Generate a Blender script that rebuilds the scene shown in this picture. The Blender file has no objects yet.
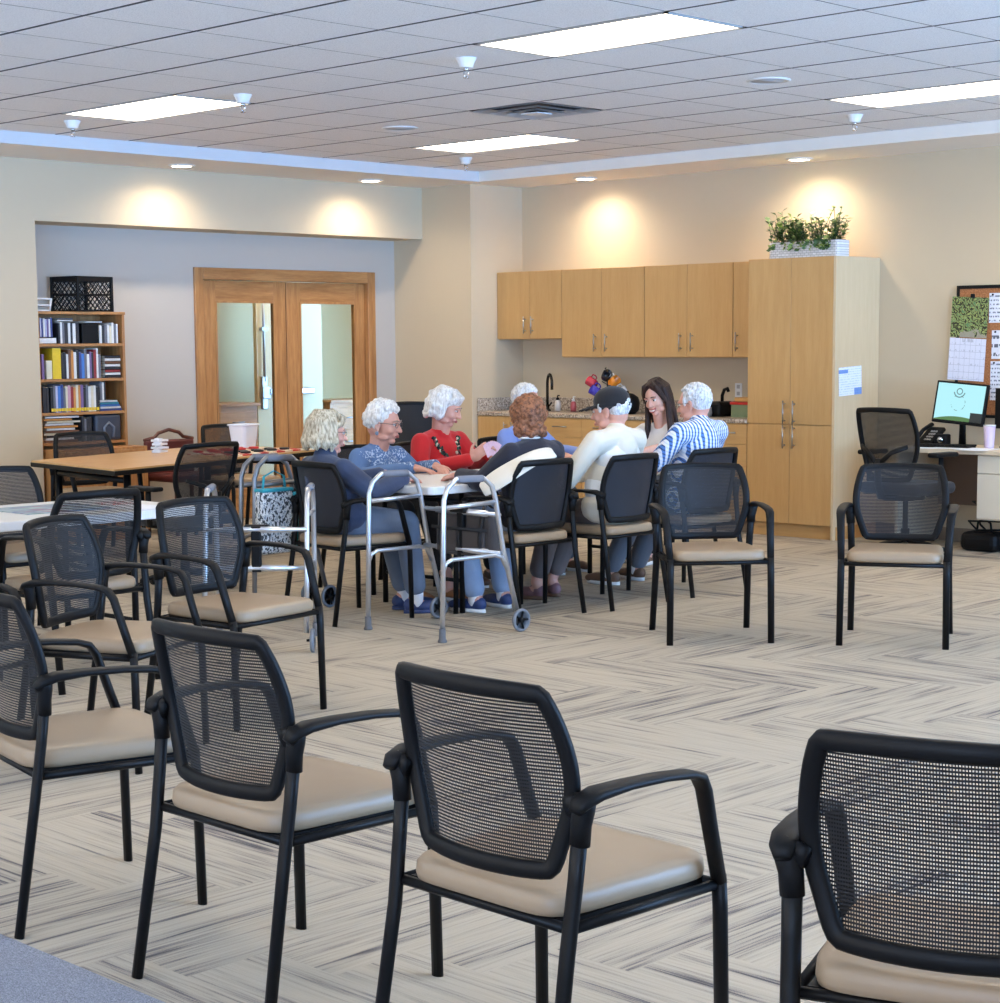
import bpy, bmesh, math, random
from mathutils import Vector, Matrix, Euler, noise
from mathutils.bvhtree import BVHTree
random.seed(7)
COL = bpy.context.scene.collection
PI = math.pi
D = math.radians

# ------------------------------------------------------------------ materials
def lin(c):
    out = []
    for v in c[:3]:
        v = v / 255.0
        out.append(v / 12.92 if v <= 0.04045 else ((v + 0.055) / 1.055) ** 2.4)
    return (out[0], out[1], out[2], 1.0)

class NT:
    """small node-tree writer"""
    def __init__(self, name):
        self.m = bpy.data.materials.new(name)
        self.m.use_nodes = True
        self.t = self.m.node_tree
        self.b = self.t.nodes['Principled BSDF']
        self.out = self.t.nodes['Material Output']
    def n(self, typ, **kw):
        nd = self.t.nodes.new(typ)
        for k, v in kw.items():
            if k == 'inp':
                for i, val in v.items():
                    if isinstance(val, bpy.types.NodeSocket):
                        self.t.links.new(val, nd.inputs[i])
                    else:
                        nd.inputs[i].default_value = val
            else:
                setattr(nd, k, v)
        return nd
    def math(self, op, a, b=None, c=None, clamp=False):
        nd = self.t.nodes.new('ShaderNodeMath')
        nd.operation = op
        nd.use_clamp = clamp
        for i, v in enumerate((a, b, c)):
            if v is None: continue
            if isinstance(v, bpy.types.NodeSocket): self.t.links.new(v, nd.inputs[i])
            else: nd.inputs[i].default_value = v
        return nd.outputs[0]
    def mix(self, fac, a, b):
        nd = self.t.nodes.new('ShaderNodeMix')
        nd.data_type = 'RGBA'
        for i, v in ((0, fac), (6, a), (7, b)):
            if isinstance(v, bpy.types.NodeSocket): self.t.links.new(v, nd.inputs[i])
            else: nd.inputs[i].default_value = v
        return nd.outputs[2]
    def ramp(self, fac, stops, interp='LINEAR'):
        nd = self.t.nodes.new('ShaderNodeValToRGB')
        r = nd.color_ramp
        r.interpolation = interp
        while len(r.elements) < len(stops): r.elements.new(0.5)
        for e, (p, c) in zip(r.elements, stops):
            e.position = p; e.color = c
        self.t.links.new(fac, nd.inputs[0])
        return nd.outputs[0]
    def obj(self):
        return self.n('ShaderNodeTexCoord').outputs['Object']
    def mapped(self, scale=(1, 1, 1), rot=(0, 0, 0), loc=(0, 0, 0), src=None):
        return self.n('ShaderNodeMapping', inp={0: src or self.obj(), 1: loc, 2: rot, 3: scale}).outputs[0]
    def noise(self, vec, scale, detail=3, rough=0.5):
        return self.n('ShaderNodeTexNoise', inp={'Vector': vec, 'Scale': scale, 'Detail': detail, 'Roughness': rough}).outputs[0]
    def bump(self, h, strength=0.2, dist=0.01):
        nd = self.n('ShaderNodeBump', inp={'Strength': strength, 'Distance': dist, 'Height': h})
        self.t.links.new(nd.outputs[0], self.b.inputs['Normal'])
    def color(self, c):
        if isinstance(c, bpy.types.NodeSocket): self.t.links.new(c, self.b.inputs['Base Color'])
        else: self.b.inputs['Base Color'].default_value = c
    def set(self, rough=0.5, metal=0.0, spec=None, sheen=None):
        self.b.inputs['Roughness'].default_value = rough
        self.b.inputs['Metallic'].default_value = metal
        if spec is not None: self.b.inputs['Specular IOR Level'].default_value = spec
        if sheen is not None:
            self.b.inputs['Sheen Weight'].default_value = sheen
        return self

def plain(name, c, rough=0.5, metal=0.0, spec=None, var=0.06, nscale=14, bump=0.0, bscale=120):
    k = NT(name)
    v = k.obj()
    nz = k.noise(v, nscale, 3)
    a = lin(c)
    d = (a[0] * (1 - var), a[1] * (1 - var), a[2] * (1 - var), 1)
    e = (min(1, a[0] * (1 + var)), min(1, a[1] * (1 + var)), min(1, a[2] * (1 + var)), 1)
    k.color(k.mix(nz, d, e))
    if bump: k.bump(k.noise(v, bscale, 2), bump, 0.003)
    k.set(rough, metal, spec)
    return k.m

def wood(name, c1, c2, axis='Z', rough=0.4, scale=1.0):
    k = NT(name)
    s = {'X': (1.2, 14, 14), 'Y': (14, 1.2, 14), 'Z': (14, 14, 1.2)}[axis]
    v = k.mapped(tuple(q * scale for q in s))
    n1 = k.noise(v, 1.6, 5, 0.6)
    n2 = k.noise(v, 9, 3, 0.6)
    f = k.math('ADD', k.math('MULTIPLY', n1, 0.7), k.math('MULTIPLY', n2, 0.3))
    k.color(k.ramp(f, [(0.32, lin(c1)), (0.68, lin(c2))]))
    k.set(rough)
    return k.m

def cloth(name, c, var=0.15, rough=0.9, bscale=260, bump=0.25):
    k = NT(name)
    v = k.obj()
    nz = k.noise(v, 9, 4)
    wv = k.noise(v, bscale, 2)
    a = lin(c)
    k.color(k.mix(nz, (a[0] * (1 - var), a[1] * (1 - var), a[2] * (1 - var), 1), (min(1, a[0] * (1 + var)), min(1, a[1] * (1 + var)), min(1, a[2] * (1 + var)), 1)))
    k.bump(k.math('ADD', k.math('MULTIPLY', wv, 0.3), nz), bump, 0.01)
    k.set(rough, sheen=0.15)
    return k.m

def emit(name, c, s):
    k = NT(name)
    k.b.inputs['Base Color'].default_value = (0.8, 0.8, 0.8, 1)
    k.b.inputs['Emission Color'].default_value = lin(c)
    k.b.inputs['Emission Strength'].default_value = s
    return k.m

# ------------------------------------------------------------------ mesh builder
class MB:
    def __init__(self):
        self.v = []; self.f = []; self.mi = []; self.sm = []
        self.cur = 0; self.smooth = True
    def mat(self, i): self.cur = i; return self
    def _add(self, vs, fs, smooth=None):
        o = len(self.v)
        self.v += [tuple(p) for p in vs]
        s = self.smooth if smooth is None else smooth
        for f in fs:
            self.f.append([i + o for i in f]); self.mi.append(self.cur); self.sm.append(s)
        return self
    def box(self, c, s, rot=None, bev=0.0, seg=2):
        bm = bmesh.new()
        bmesh.ops.create_cube(bm, size=1.0)
        bmesh.ops.scale(bm, vec=Vector(s), verts=bm.verts)
        if bev > 0:
            bmesh.ops.bevel(bm, geom=list(bm.edges), offset=min(bev, min(s) * 0.49), segments=seg, profile=0.5, affect='EDGES')
        if rot is not None:
            bmesh.ops.transform(bm, matrix=(rot if isinstance(rot, Matrix) else Euler(rot).to_matrix()).to_4x4(), verts=bm.verts)
        bmesh.ops.translate(bm, vec=Vector(c), verts=bm.verts)
        bm.verts.index_update()
        self._add([v.co[:] for v in bm.verts], [[v.index for v in f.verts] for f in bm.faces], smooth=False)
        bm.free()
        return self
    def span(self, a, b, bev=0.0, seg=2):
        return self.box([(a[i] + b[i]) / 2 for i in range(3)], [abs(b[i] - a[i]) for i in range(3)], None, bev, seg)
    def ell(self, c, r, rot=None, nu=16, nv=10):
        R = None if rot is None else (rot if isinstance(rot, Matrix) else Euler(rot).to_matrix())
        vs = []; fs = []
        for j in range(1, nv):
            th = PI * j / nv
            for i in range(nu):
                ph = 2 * PI * i / nu
                vs.append((math.sin(th) * math.cos(ph) * r[0], math.sin(th) * math.sin(ph) * r[1], math.cos(th) * r[2]))
        vs.append((0, 0, r[2])); vs.append((0, 0, -r[2]))
        T = len(vs) - 2; B = T + 1
        for j in range(nv - 2):
            for i in range(nu):
                a = j * nu + i; b = j * nu + (i + 1) % nu
                fs.append([a, a + nu, b + nu, b])
        for i in range(nu):
            fs.append([T, i, (i + 1) % nu])
            k = (nv - 2) * nu
            fs.append([B, k + (i + 1) % nu, k + i])
        c = Vector(c)
        vs = [(R @ Vector(p) if R else Vector(p)) + c for p in vs]
        return self._add(vs, fs)
    def sweep(self, pts, w, h=None, side=None, n=10, closed=False, power=2.0, caps=True):
        """sweep a (super)elliptic section along pts; w/h full sizes (float or list); side: lateral axis of w"""
        P = [Vector(p) for p in pts]; N = len(P)
        if h is None: h = w
        W = w if isinstance(w, (list, tuple)) else [w] * N
        Hh = h if isinstance(h, (list, tuple)) else [h] * N
        vs = []; fs = []
        prev = None
        for i in range(N):
            if closed: T = (P[(i + 1) % N] - P[i - 1])
            else: T = P[min(i + 1, N - 1)] - P[max(i - 1, 0)]
            T.normalize()
            if side is not None:
                S = Vector(side[i] if isinstance(side, list) else side)
            else:
                S = prev if prev is not None else (Vector((1, 0, 0)) if abs(T.x) < 0.9 else Vector((0, 1, 0)))
            S = S - T * S.dot(T)
            if S.length < 1e-6: S = T.orthogonal()
            S.normalize(); prev = S.copy()
            U = T.cross(S)
            for k in range(n):
                a = 2 * PI * (k + 0.5) / n
                ca, sa = math.cos(a), math.sin(a)
                e = 2.0 / power
                x = math.copysign(abs(ca) ** e, ca) * W[i] / 2
                y = math.copysign(abs(sa) ** e, sa) * Hh[i] / 2
                vs.append(P[i] + S * x + U * y)
        M = N if closed else N - 1
        for i in range(M):
            j = (i + 1) % N
            for k in range(n):
                q = (k + 1) % n
                fs.append([i * n + k, i * n + q, j * n + q, j * n + k])
        if not closed and caps:
            fs.append([k for k in range(n)][::-1]); fs.append([(N - 1) * n + k for k in range(n)])
        return self._add(vs, fs)
    def cyl(self, a, b, r, r2=None, n=16, caps=True):
        r2 = r if r2 is None else r2
        return self.sweep([a, b], [2 * r, 2 * r2], n=n, caps=caps)
    def lathe(self, prof, c=(0, 0, 0), n=20, axis='Z'):
        vs = []; fs = []
        for (r, z) in prof:
            for i in range(n):
                a = 2 * PI * i / n
                p = (r * math.cos(a), r * math.sin(a), z)
                if axis == 'X': p = (p[2], p[0], p[1])
                if axis == 'Y': p = (p[1], p[2], p[0])
                vs.append((p[0] + c[0], p[1] + c[1], p[2] + c[2]))
        for j in range(len(prof) - 1):
            for i in range(n):
                q = (i + 1) % n
                fs.append([j * n + i, j * n + q, (j + 1) * n + q, (j + 1) * n + i])
        fs.append([i for i in range(n)][::-1]); fs.append([(len(prof) - 1) * n + i for i in range(n)])
        return self._add(vs, fs)
    def prism(self, poly, z0, z1, bev=0.0):
        """polygon (x,y) extruded z0..z1"""
        bm = bmesh.new()
        vs = [bm.verts.new((x, y, z0)) for x, y in poly]
        f = bm.faces.new(vs)
        r = bmesh.ops.extrude_face_region(bm, geom=[f])
        up = [g for g in r['geom'] if isinstance(g, bmesh.types.BMVert)]
        bmesh.ops.translate(bm, vec=(0, 0, z1 - z0), verts=up)
        bmesh.ops.recalc_face_normals(bm, faces=bm.faces)
        if bev:
            ed = [e for e in bm.edges if abs(e.verts[0].co.z - e.verts[1].co.z) < 1e-6]
            bmesh.ops.bevel(bm, geom=ed, offset=bev, segments=2, profile=0.5, affect='EDGES')
        bm.verts.index_update()
        self._add([v.co[:] for v in bm.verts], [[v.index for v in f.verts] for f in bm.faces], smooth=False)
        bm.free()
        return self
    def quad(self, a, b, c, d): return self._add([a, b, c, d], [[0, 1, 2, 3]], smooth=False)
    def chain(self, pts, rad, n=12):
        """closed capsules along points, radii per point"""
        for i in range(len(pts)):
            self.ell(pts[i], (rad[i],) * 3, nu=n, nv=8)
            if i: self.sweep([pts[i - 1], pts[i]], [2 * rad[i - 1], 2 * rad[i]], n=n)
        return self
    def mesh(self, name, mats):
        me = bpy.data.meshes.new(name)
        me.from_pydata(self.v, [], self.f)
        for m in (mats if isinstance(mats, (list, tuple)) else [mats]): me.materials.append(m)
        me.polygons.foreach_set('material_index', self.mi)
        me.polygons.foreach_set('use_smooth', self.sm)
        me.update()
        return me
    def build(self, name, mats, parent=None, loc=None, rot=None):
        o = bpy.data.objects.new(name, self.mesh(name, mats))
        COL.objects.link(o)
        if parent is not None: o.parent = parent
        if loc is not None: o.location = loc
        if rot is not None: o.rotation_euler = rot
        return o

def remeshed(mb, name, mat, voxel, smooth=4, parent=None, loc=None, rot=None, factor=0.5):
    """fuse overlapping closed pieces into one continuous skin"""
    me = mb.mesh(name + '_src', mat)
    o = bpy.data.objects.new(name, me)
    COL.objects.link(o)
    r = o.modifiers.new('r', 'REMESH'); r.mode = 'VOXEL'; r.voxel_size = voxel; r.use_smooth_shade = True
    if smooth:
        s = o.modifiers.new('s', 'SMOOTH'); s.factor = factor; s.iterations = smooth
    dg = bpy.context.evaluated_depsgraph_get()
    new = bpy.data.meshes.new_from_object(o.evaluated_get(dg))
    o.modifiers.clear()
    o.data = new
    new.name = name
    bpy.data.meshes.remove(me)
    new.materials.clear(); new.materials.append(mat)
    for p in new.polygons: p.use_smooth = True
    if parent is not None: o.parent = parent
    if loc is not None: o.location = loc
    if rot is not None: o.rotation_euler = rot
    return o

def tag(o, label=None, cat=None, group=None, kind=None):
    if label: o['label'] = label
    if cat: o['category'] = cat
    if group: o['group'] = group
    if kind: o['kind'] = kind
    return o

def thing(name, label, cat, loc=(0, 0, 0), rz=0.0, group=None):
    o = bpy.data.objects.new(name, None)
    o.empty_display_size = 0.1
    COL.objects.link(o)
    o.location = loc; o.rotation_euler = (0, 0, rz)
    return tag(o, label, cat, group)

KIDS = {}
def dup(root, loc, rz, label, group=None):
    def cp(o, parent):
        c = o.copy(); COL.objects.link(c)
        if parent is not None: c.parent = parent
        for ch in [q for q in bpy.data.objects if q.parent == o]: cp(ch, c)
        return c
    r = cp(root, None)
    r.location = loc; r.rotation_euler = (0, 0, rz)
    r['label'] = label
    if group: r['group'] = group
    return r

def struct(name, mb, m, label=None):
    o = mb.build(name, m)
    o['kind'] = 'structure'
    if label: o['label'] = label
    return o

def rrect(w, d, r, n=5, cx=0, cy=0):
    pts = []
    for (sx, sy, a0) in ((1, 1, 0), (-1, 1, 90), (-1, -1, 180), (1, -1, 270)):
        for i in range(n + 1):
            a = D(a0 + 90 * i / n)
            pts.append((cx + sx * (w / 2 - r) + r * math.cos(a), cy + sy * (d / 2 - r) + r * math.sin(a)))
    return pts
# ------------------------------------------------------------------ camera
H = 1.5
def cam_axes(yaw, pitch, roll):
    cy, sy = math.cos(yaw), math.sin(yaw)
    fwd = Vector((sy, cy, 0)); right = Vector((cy, -sy, 0)); up = Vector((0, 0, 1))
    cp, sp = math.cos(pitch), math.sin(pitch)
    f2 = fwd * cp - up * sp; u2 = up * cp + fwd * sp
    cr, sr = math.cos(roll), math.sin(roll)
    return right * cr + u2 * sr, u2 * cr - right * sr, f2
r3, u3, f3 = cam_axes(-.77420, .115088, -.0071498)
cd = bpy.data.cameras.new('camera')
cam = bpy.data.objects.new('camera', cd)
COL.objects.link(cam)
cd.sensor_fit = 'HORIZONTAL'; cd.sensor_width = 36.0
cd.lens = 1830.0 / 1000.0 * 36.0
cd.shift_y = 53.5 / 1000.0
cd.clip_start = 0.05
cam.matrix_world = Matrix(((r3.x, u3.x, -f3.x, 0), (r3.y, u3.y, -f3.y, 0), (r3.z, u3.z, -f3.z, H), (0, 0, 0, 1)))
bpy.context.scene.camera = cam

# ------------------------------------------------------------------ room materials
M = {}
M['wall'] = plain('wall_paint_beige', (201, 183, 153), 0.85, var=0.012, bump=0.06, bscale=160)
M['wall_grey'] = plain('wall_paint_greige', (190, 181, 168), 0.85, var=0.012, bump=0.06, bscale=160)
M['fascia'] = plain('bulkhead_paint_white', (208, 208, 208), 0.8, var=0.01)
M['soffit'] = plain('soffit_paint', (232, 226, 216), 0.85, var=0.01)
M['oak'] = wood('oak_wood', (150, 98, 52), (196, 142, 86), 'Z', 0.42)
M['oak_h'] = wood('oak_wood_crosswise', (150, 98, 52), (196, 142, 86), 'Y', 0.42)
M['base'] = plain('baseboard_vinyl', (138, 120, 100), 0.6)

k = NT('ceiling_tile')
v = k.obj()
sp = k.noise(v, 160, 2, 0.7)
k.color(k.ramp(sp, [(0.36, lin((216, 216, 217))), (0.52, lin((240, 240, 240)))]))
k.bump(sp, 0.12, 0.003)
k.set(0.95)
M['tile'] = k.m
M['grid_shade'] = plain('ceiling_grid_shade', (84, 82, 84), 0.6, var=0.02)  # dark tone painted in as shade between the tiles

# carpet: herringbone planks 0.25 x 1.0 m with streaks along each plank
k = NT('carpet_planks')
g = k.n('ShaderNodeNewGeometry').outputs['Position']
s = k.n('ShaderNodeSeparateXYZ', inp={0: g})
PW = 0.25
x = k.math('DIVIDE', s.outputs[0], PW); y = k.math('DIVIDE', s.outputs[1], PW)
fi = k.math('FLOOR', x); fj = k.math('FLOOR', y)
dd = k.math('SUBTRACT', fi, fj)
md = k.math('FLOORED_MODULO', dd, 8.0)
isH = k.math('LESS_THAN', md, 3.5)
grp = k.math('FLOOR', k.math('DIVIDE', dd, 8.0))
row = k.math('ADD', k.math('MULTIPLY', isH, fj), k.math('MULTIPLY', k.math('SUBTRACT', 1.0, isH), fi))
pid = k.n('ShaderNodeCombineXYZ', inp={0: row, 1: grp, 2: isH}).outputs[0]
rnd = k.n('ShaderNodeTexWhiteNoise', noise_dimensions='3D', inp={0: pid})
along = k.math('ADD', k.math('MULTIPLY', isH, s.outputs[0]), k.math('MULTIPLY', k.math('SUBTRACT', 1.0, isH), s.outputs[1]))
across = k.math('ADD', k.math('MULTIPLY', isH, s.outputs[1]), k.math('MULTIPLY', k.math('SUBTRACT', 1.0, isH), s.outputs[0]))
off = k.math('MULTIPLY', rnd.outputs[0], 40.0)
vec = k.n('ShaderNodeCombineXYZ', inp={0: k.math('MULTIPLY', along, 2.2), 1: k.math('MULTIPLY', across, 78.0), 2: off}).outputs[0]
n1 = k.noise(vec, 1.0, 3, 0.62)
vec2 = k.n('ShaderNodeCombineXYZ', inp={0: k.math('MULTIPLY', along, 1.5), 1: k.math('MULTIPLY', across, 15.0), 2: k.math('ADD', off, 9.0)}).outputs[0]
n2 = k.noise(vec2, 1.0, 2, 0.5)
fine = k.noise(g, 420, 2, 0.6)
f = k.math('ADD', k.math('MULTIPLY', n1, 0.62), k.math('MULTIPLY', n2, 0.38))
f = k.math('ADD', f, k.math('MULTIPLY', k.math('SUBTRACT', fine, 0.5), 0.30))
f = k.math('ADD', f, k.math('MULTIPLY', k.math('SUBTRACT', rnd.outputs[0], 0.5), 0.07))
k.color(k.ramp(f, [(0.31, lin((76, 70, 69))), (0.385, lin((120, 112, 107))), (0.43, lin((164, 150, 134))), (0.47, lin((180, 166, 145))), (0.60, lin((195, 180, 157))), (0.72, lin((162, 151, 137)))]))
k.bump(k.math('ADD', fine, n1), 0.5, 0.006)
k.set(0.97, spec=0.15)
M['carpet'] = k.m
k = NT('carpet_border_grey')
g = k.n('ShaderNodeNewGeometry').outputs['Position']
fine = k.noise(g, 330, 3, 0.7)
k.color(k.ramp(fine, [(0.35, lin((106, 106, 112))), (0.62, lin((176, 176, 182)))]))
k.bump(fine, 0.5, 0.006)
k.set(0.97, spec=0.15)
M['carpet2'] = k.m

# ------------------------------------------------------------------ room shell
XL, XRB, XE, YK, YC = -12.22, -12.60, -11.60, 12.18, 11.52
YO, ZO, ZS, ZC = 7.53, 2.44, 2.895, 2.98
XR, YF = 3.2, -3.0
mb = MB(); mb.span((-15.2, YF - .1, -.1), (XR + .1, 13.4, 0)); struct('floor', mb, M['carpet'])
# plain grey carpet field by the camera, inlaid in the planks
mb = MB(); mb.prism([(-12.2, YF), (XR, YF), (XR, 2.36), (-12.2, 2.36)], 0.0, 0.0012)
o = struct('floor.001', mb, M['carpet2'])
mb = MB(); mb.span((-12.75, YF, 0), (XL, YO, 3.1)); struct('wall_left', mb, M['wall'])
mb = MB(); mb.span((-12.75, YO, ZO), (XL, YC, 3.1)); struct('wall_left.001', mb, M['wall'])       # header over the alcove
DY0, DY1, DZ = 9.25, 11.265, 2.15
mb = MB()
mb.span((-12.75, YO, 0), (XRB, DY0, ZO)); mb.span((-12.75, DY1, 0), (XRB, YC, ZO)); mb.span((-12.75, DY0, DZ), (XRB, DY1, ZO))
struct('wall_alcove', mb, M['wall_grey'])
mb = MB(); mb.span((-12.75, YC, 0), (XE, YK + .15, 3.1)); struct('wall_column', mb, M['wall'])
mb = MB(); mb.span((XE, YK, 0), (XR + .15, YK + .15, 3.1)); struct('wall_back', mb, M['wall'])
WX_ADDED = [(-10.8, -7.2), (-6.2, -2.6), (-1.6, 2.0)]  # openings added in the unseen front wall
FZ0, FZ1 = .85, 2.55
mb = MB(); mb.span((-12.75, YF - .15, 0), (XR + .15, YF, FZ0)); mb.span((-12.75, YF - .15, FZ1), (XR + .15, YF, 3.1))
xs_ = [-12.75] + [q for w in WX_ADDED for q in w] + [XR + .15]
for a, b in zip(xs_[0::2], xs_[1::2]): mb.span((a, YF - .15, FZ0), (b, YF, FZ1))
struct('wall_front', mb, M['wall'])
# right wall with three windows
WY = [(4.6, 7.9), (8.4, 11.7)]
WZ0, WZ1 = 0.5, 2.75
mb = MB()
mb.span((XR, YF, 0), (XR + .15, YK, WZ0)); mb.span((XR, YF, WZ1), (XR + .15, YK, 3.1))
ys = [YF] + [q for w in WY for q in w] + [YK]
for a, b in zip(ys[0::2], ys[1::2]): mb.span((XR, a, WZ0), (XR + .15, b, WZ1))
struct('wall_right', mb, M['wall'])
M['alu'] = plain('aluminium_window', (190, 192, 194), 0.35, 0.8)
for i, (a, b) in enumerate(WY):
    mb = MB()
    for (p, q) in (((XR + .04, a, WZ0), (XR + .11, a + .06, WZ1)), ((XR + .04, b - .06, WZ0), (XR + .11, b, WZ1)), ((XR + .04, a, WZ0), (XR + .11, b, WZ0 + .06)), ((XR + .04, a, WZ1 - .06), (XR + .11, b, WZ1)), ((XR + .04, (a + b) / 2 - .03, WZ0), (XR + .11, (a + b) / 2 + .03, WZ1))):
        mb.span(p, q)
    struct('window_%d' % (i + 1), mb, M['alu'])
    ld = bpy.data.lights.new('window_daylight', 'AREA'); ld.shape = 'RECTANGLE'; ld.size = WZ1 - WZ0; ld.size_y = b - a
    ld.cycles.is_portal = True
    lo = bpy.data.objects.new('window_daylight', ld); COL.objects.link(lo)
    lo.location = (XR + .16, (a + b) / 2, (WZ0 + WZ1) / 2); lo.rotation_euler = (0, D(90), 0)

for i, (a, b) in enumerate(WX_ADDED):  # unseen windows behind the camera, added to brighten the walls ahead
    mb = MB()
    for (p, q) in (((a, YF - .11, FZ0), (a + .06, YF - .04, FZ1)), ((b - .06, YF - .11, FZ0), (b, YF - .04, FZ1)), ((a, YF - .11, FZ0), (b, YF - .04, FZ0 + .06)), ((a, YF - .11, FZ1 - .06), (b, YF - .04, FZ1)), (((a + b) / 2 - .03, YF - .11, FZ0), ((a + b) / 2 + .03, YF - .04, FZ1))):
        mb.span(p, q)
    struct('window_%d' % (i + 3), mb, M['alu'])
    ld = bpy.data.lights.new('window_daylight', 'AREA'); ld.shape = 'RECTANGLE'; ld.size = b - a; ld.size_y = FZ1 - FZ0
    ld.cycles.is_portal = True
    lo = bpy.data.objects.new('window_daylight', ld); COL.objects.link(lo)
    lo.location = ((a + b) / 2, YF - .16, (FZ0 + FZ1) / 2); lo.rotation_euler = (D(90), 0, 0)

# ceiling: backing slab + individual tegular tiles in one field, dropped border around it
BX, BY = -11.41, 11.44
mb = MB(); mb.smooth = False
mb.mat(1).span((-12.75, YF - .1, 3.03), (XR + .1, YK + .15, 3.13))
mb.mat(0)
TX, TY, X0, Y0 = .625, .6115, -10.37, 6.59
lights = [(-10.37, 6.59), (-10.37, 6.59 + 5 * TY), (-6.62, 6.59), (-6.62, 6.59 + 5 * TY), (-2.87, 6.59), (-2.87, 6.59 + 5 * TY), (-6.62, 6.59 - 5 * TY), (-10.37, 6.59 - 5 * TY), (-2.87, 6.59 - 5 * TY), (-6.62, .475), (.9, 6.59), (.9, 3.53)]
skip = set()
for lx, ly in lights:
    i = round((lx - X0) / TX); j = round((ly - Y0) / TY)
    skip.add((i, j)); skip.add((i + 1, j))
vent_c = (-8.22, 8.73)
ci, cj = round((-8.49 - X0) / TX), 3
skip.add((ci, cj))
for i in range(-2, 23):
    for j in range(-16, 9):
        xa, xb = X0 + i * TX + .004, X0 + (i + 1) * TX - .004
        ya, yb = Y0 + j * TY + .012, Y0 + (j + 1) * TY - .012
        xa = max(xa, BX); yb = min(yb, BY); xb = min(xb, XR); ya = max(ya, YF)
        if (i, j) in skip or xb - xa < .05 or yb - ya < .05: continue
        mb.mat(0).quad((xa, ya, ZC), (xa, yb, ZC), (xb, yb, ZC), (xb, ya, ZC)); mb.mat(1); [mb.quad(*q_) for q_ in (((xa, ya, ZC), (xb, ya, ZC), (xb, ya, ZC + .042), (xa, ya, ZC + .042)), ((xb, yb, ZC), (xa, yb, ZC), (xa, yb, ZC + .042), (xb, yb, ZC + .042)), ((xb, ya, ZC), (xb, yb, ZC), (xb, yb, ZC + .042), (xb, ya, ZC + .042)), ((xa, yb, ZC), (xa, ya, ZC), (xa, ya, ZC + .042), (xa, yb, ZC + .042)))]; mb.mat(0)
        # tile sides dark grey, so the groove shade sits in the colour
mb.mat(1)
for i in range(-1, 23):
    xx = X0 + i * TX
    mb.span((xx - .012, YF, ZC + .012), (xx + .012, BY, ZC + .02))
for j in range(-16, 9):
    yy = Y0 + j * TY
    if yy < BY: mb.span((BX, yy - .014, ZC + .038), (XR, yy + .014, ZC + .046))
struct('ceiling', mb, [M['tile'], M['grid_shade']])
mb = MB(); mb.smooth = False
mb.span((-12.3, YF, ZS), (BX, YK + .1, 3.05)); mb.span((BX, BY, ZS), (XR + .05, YK + .1, 3.05))
struct('ceiling.001', mb, M['soffit'])
mb = MB(); mb.span((BX, YF, ZS - .001), (BX + .012, BY, ZC + .02)); struct('trim_1', mb, M['fascia'])
mb = MB(); mb.span((BX, BY - .012, ZS - .001), (XR, BY, ZC + .02)); struct('trim_2', mb, M['soffit'])
mb = MB(); mb.span((XRB, YO, 0), (XRB + .012, DY0, .1)); mb.span((XRB, DY1 + .02, 0), (XRB + .012, YC, .1)); struct('baseboard_alcove', mb, M['base'])
mb = MB(); mb.span((XL, YF, 0), (XL + .012, YO, .1)); struct('baseboard_left', mb, M['base'])
mb = MB(); mb.span((-7.83, YK - .012, 0), (XR, YK, .1)); struct('baseboard_back', mb, M['base'])

# ------------------------------------------------------------------ corridor behind the glazed doors
M['wall_hall'] = plain('hall_paint', (196, 176, 132), 0.8, var=0.01)
mb = MB()
mb.span((-15.2, 8.0, 0), (-15.05, 13.4, 3.0)); mb.span((-15.2, 13.25, 0), (-12.6, 13.4, 3.0)); mb.span((-15.2, 7.9, 0), (-12.75, 8.05, 3.0))
struct('wall_hall', mb, M['wall_hall'])
mb = MB(); mb.span((-15.2, 7.9, 2.6), (-12.75, 13.4, 2.7)); struct('ceiling.002', mb, M['soffit'])
mb = MB(); mb.span((-15.2, 8.05, 0.0), (-12.75, 13.25, .002)); struct('floor.002', mb, M['carpet2'])

# ------------------------------------------------------------------ glazed double doors
M['glass'] = NT('door_glass').set(0.03).m
_g = M['glass'].node_tree
_b = _g.nodes['Principled BSDF']
_b.inputs['Base Color'].default_value = (0.93, 0.95, 0.93, 1)
_b.inputs['Transmission Weight'].default_value = 1.0
_b.inputs['IOR'].default_value = 1.06
M['chrome'] = plain('polished_chrome', (205, 206, 208), 0.18, 1.0, var=0.01)
M['steel'] = plain('brushed_steel', (170, 168, 164), 0.32, 1.0, var=0.02)
M['black_pl'] = plain('black_plastic', (12, 12, 13), 0.5, spec=.22, var=0.05, bump=0.05, bscale=300)
M['black_mt'] = plain('black_powder_coat', (11, 11, 12), 0.45, spec=.24, var=0.04)
mb = MB()
fx0, fx1 = XRB - .12, XRB + .02
mb.span((fx0, DY0, 0), (fx1, DY0 + .09, DZ), .004); mb.span((fx0, DY1 - .09, 0), (fx1, DY1, DZ), .004)
mb.mat(1).span((fx0, DY0 + .09, DZ - .1), (fx1, DY1 - .09, DZ), .004)
struct('trim_3', mb, [M['oak'], M['oak_h']])
mid = (DY0 + DY1) / 2
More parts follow.
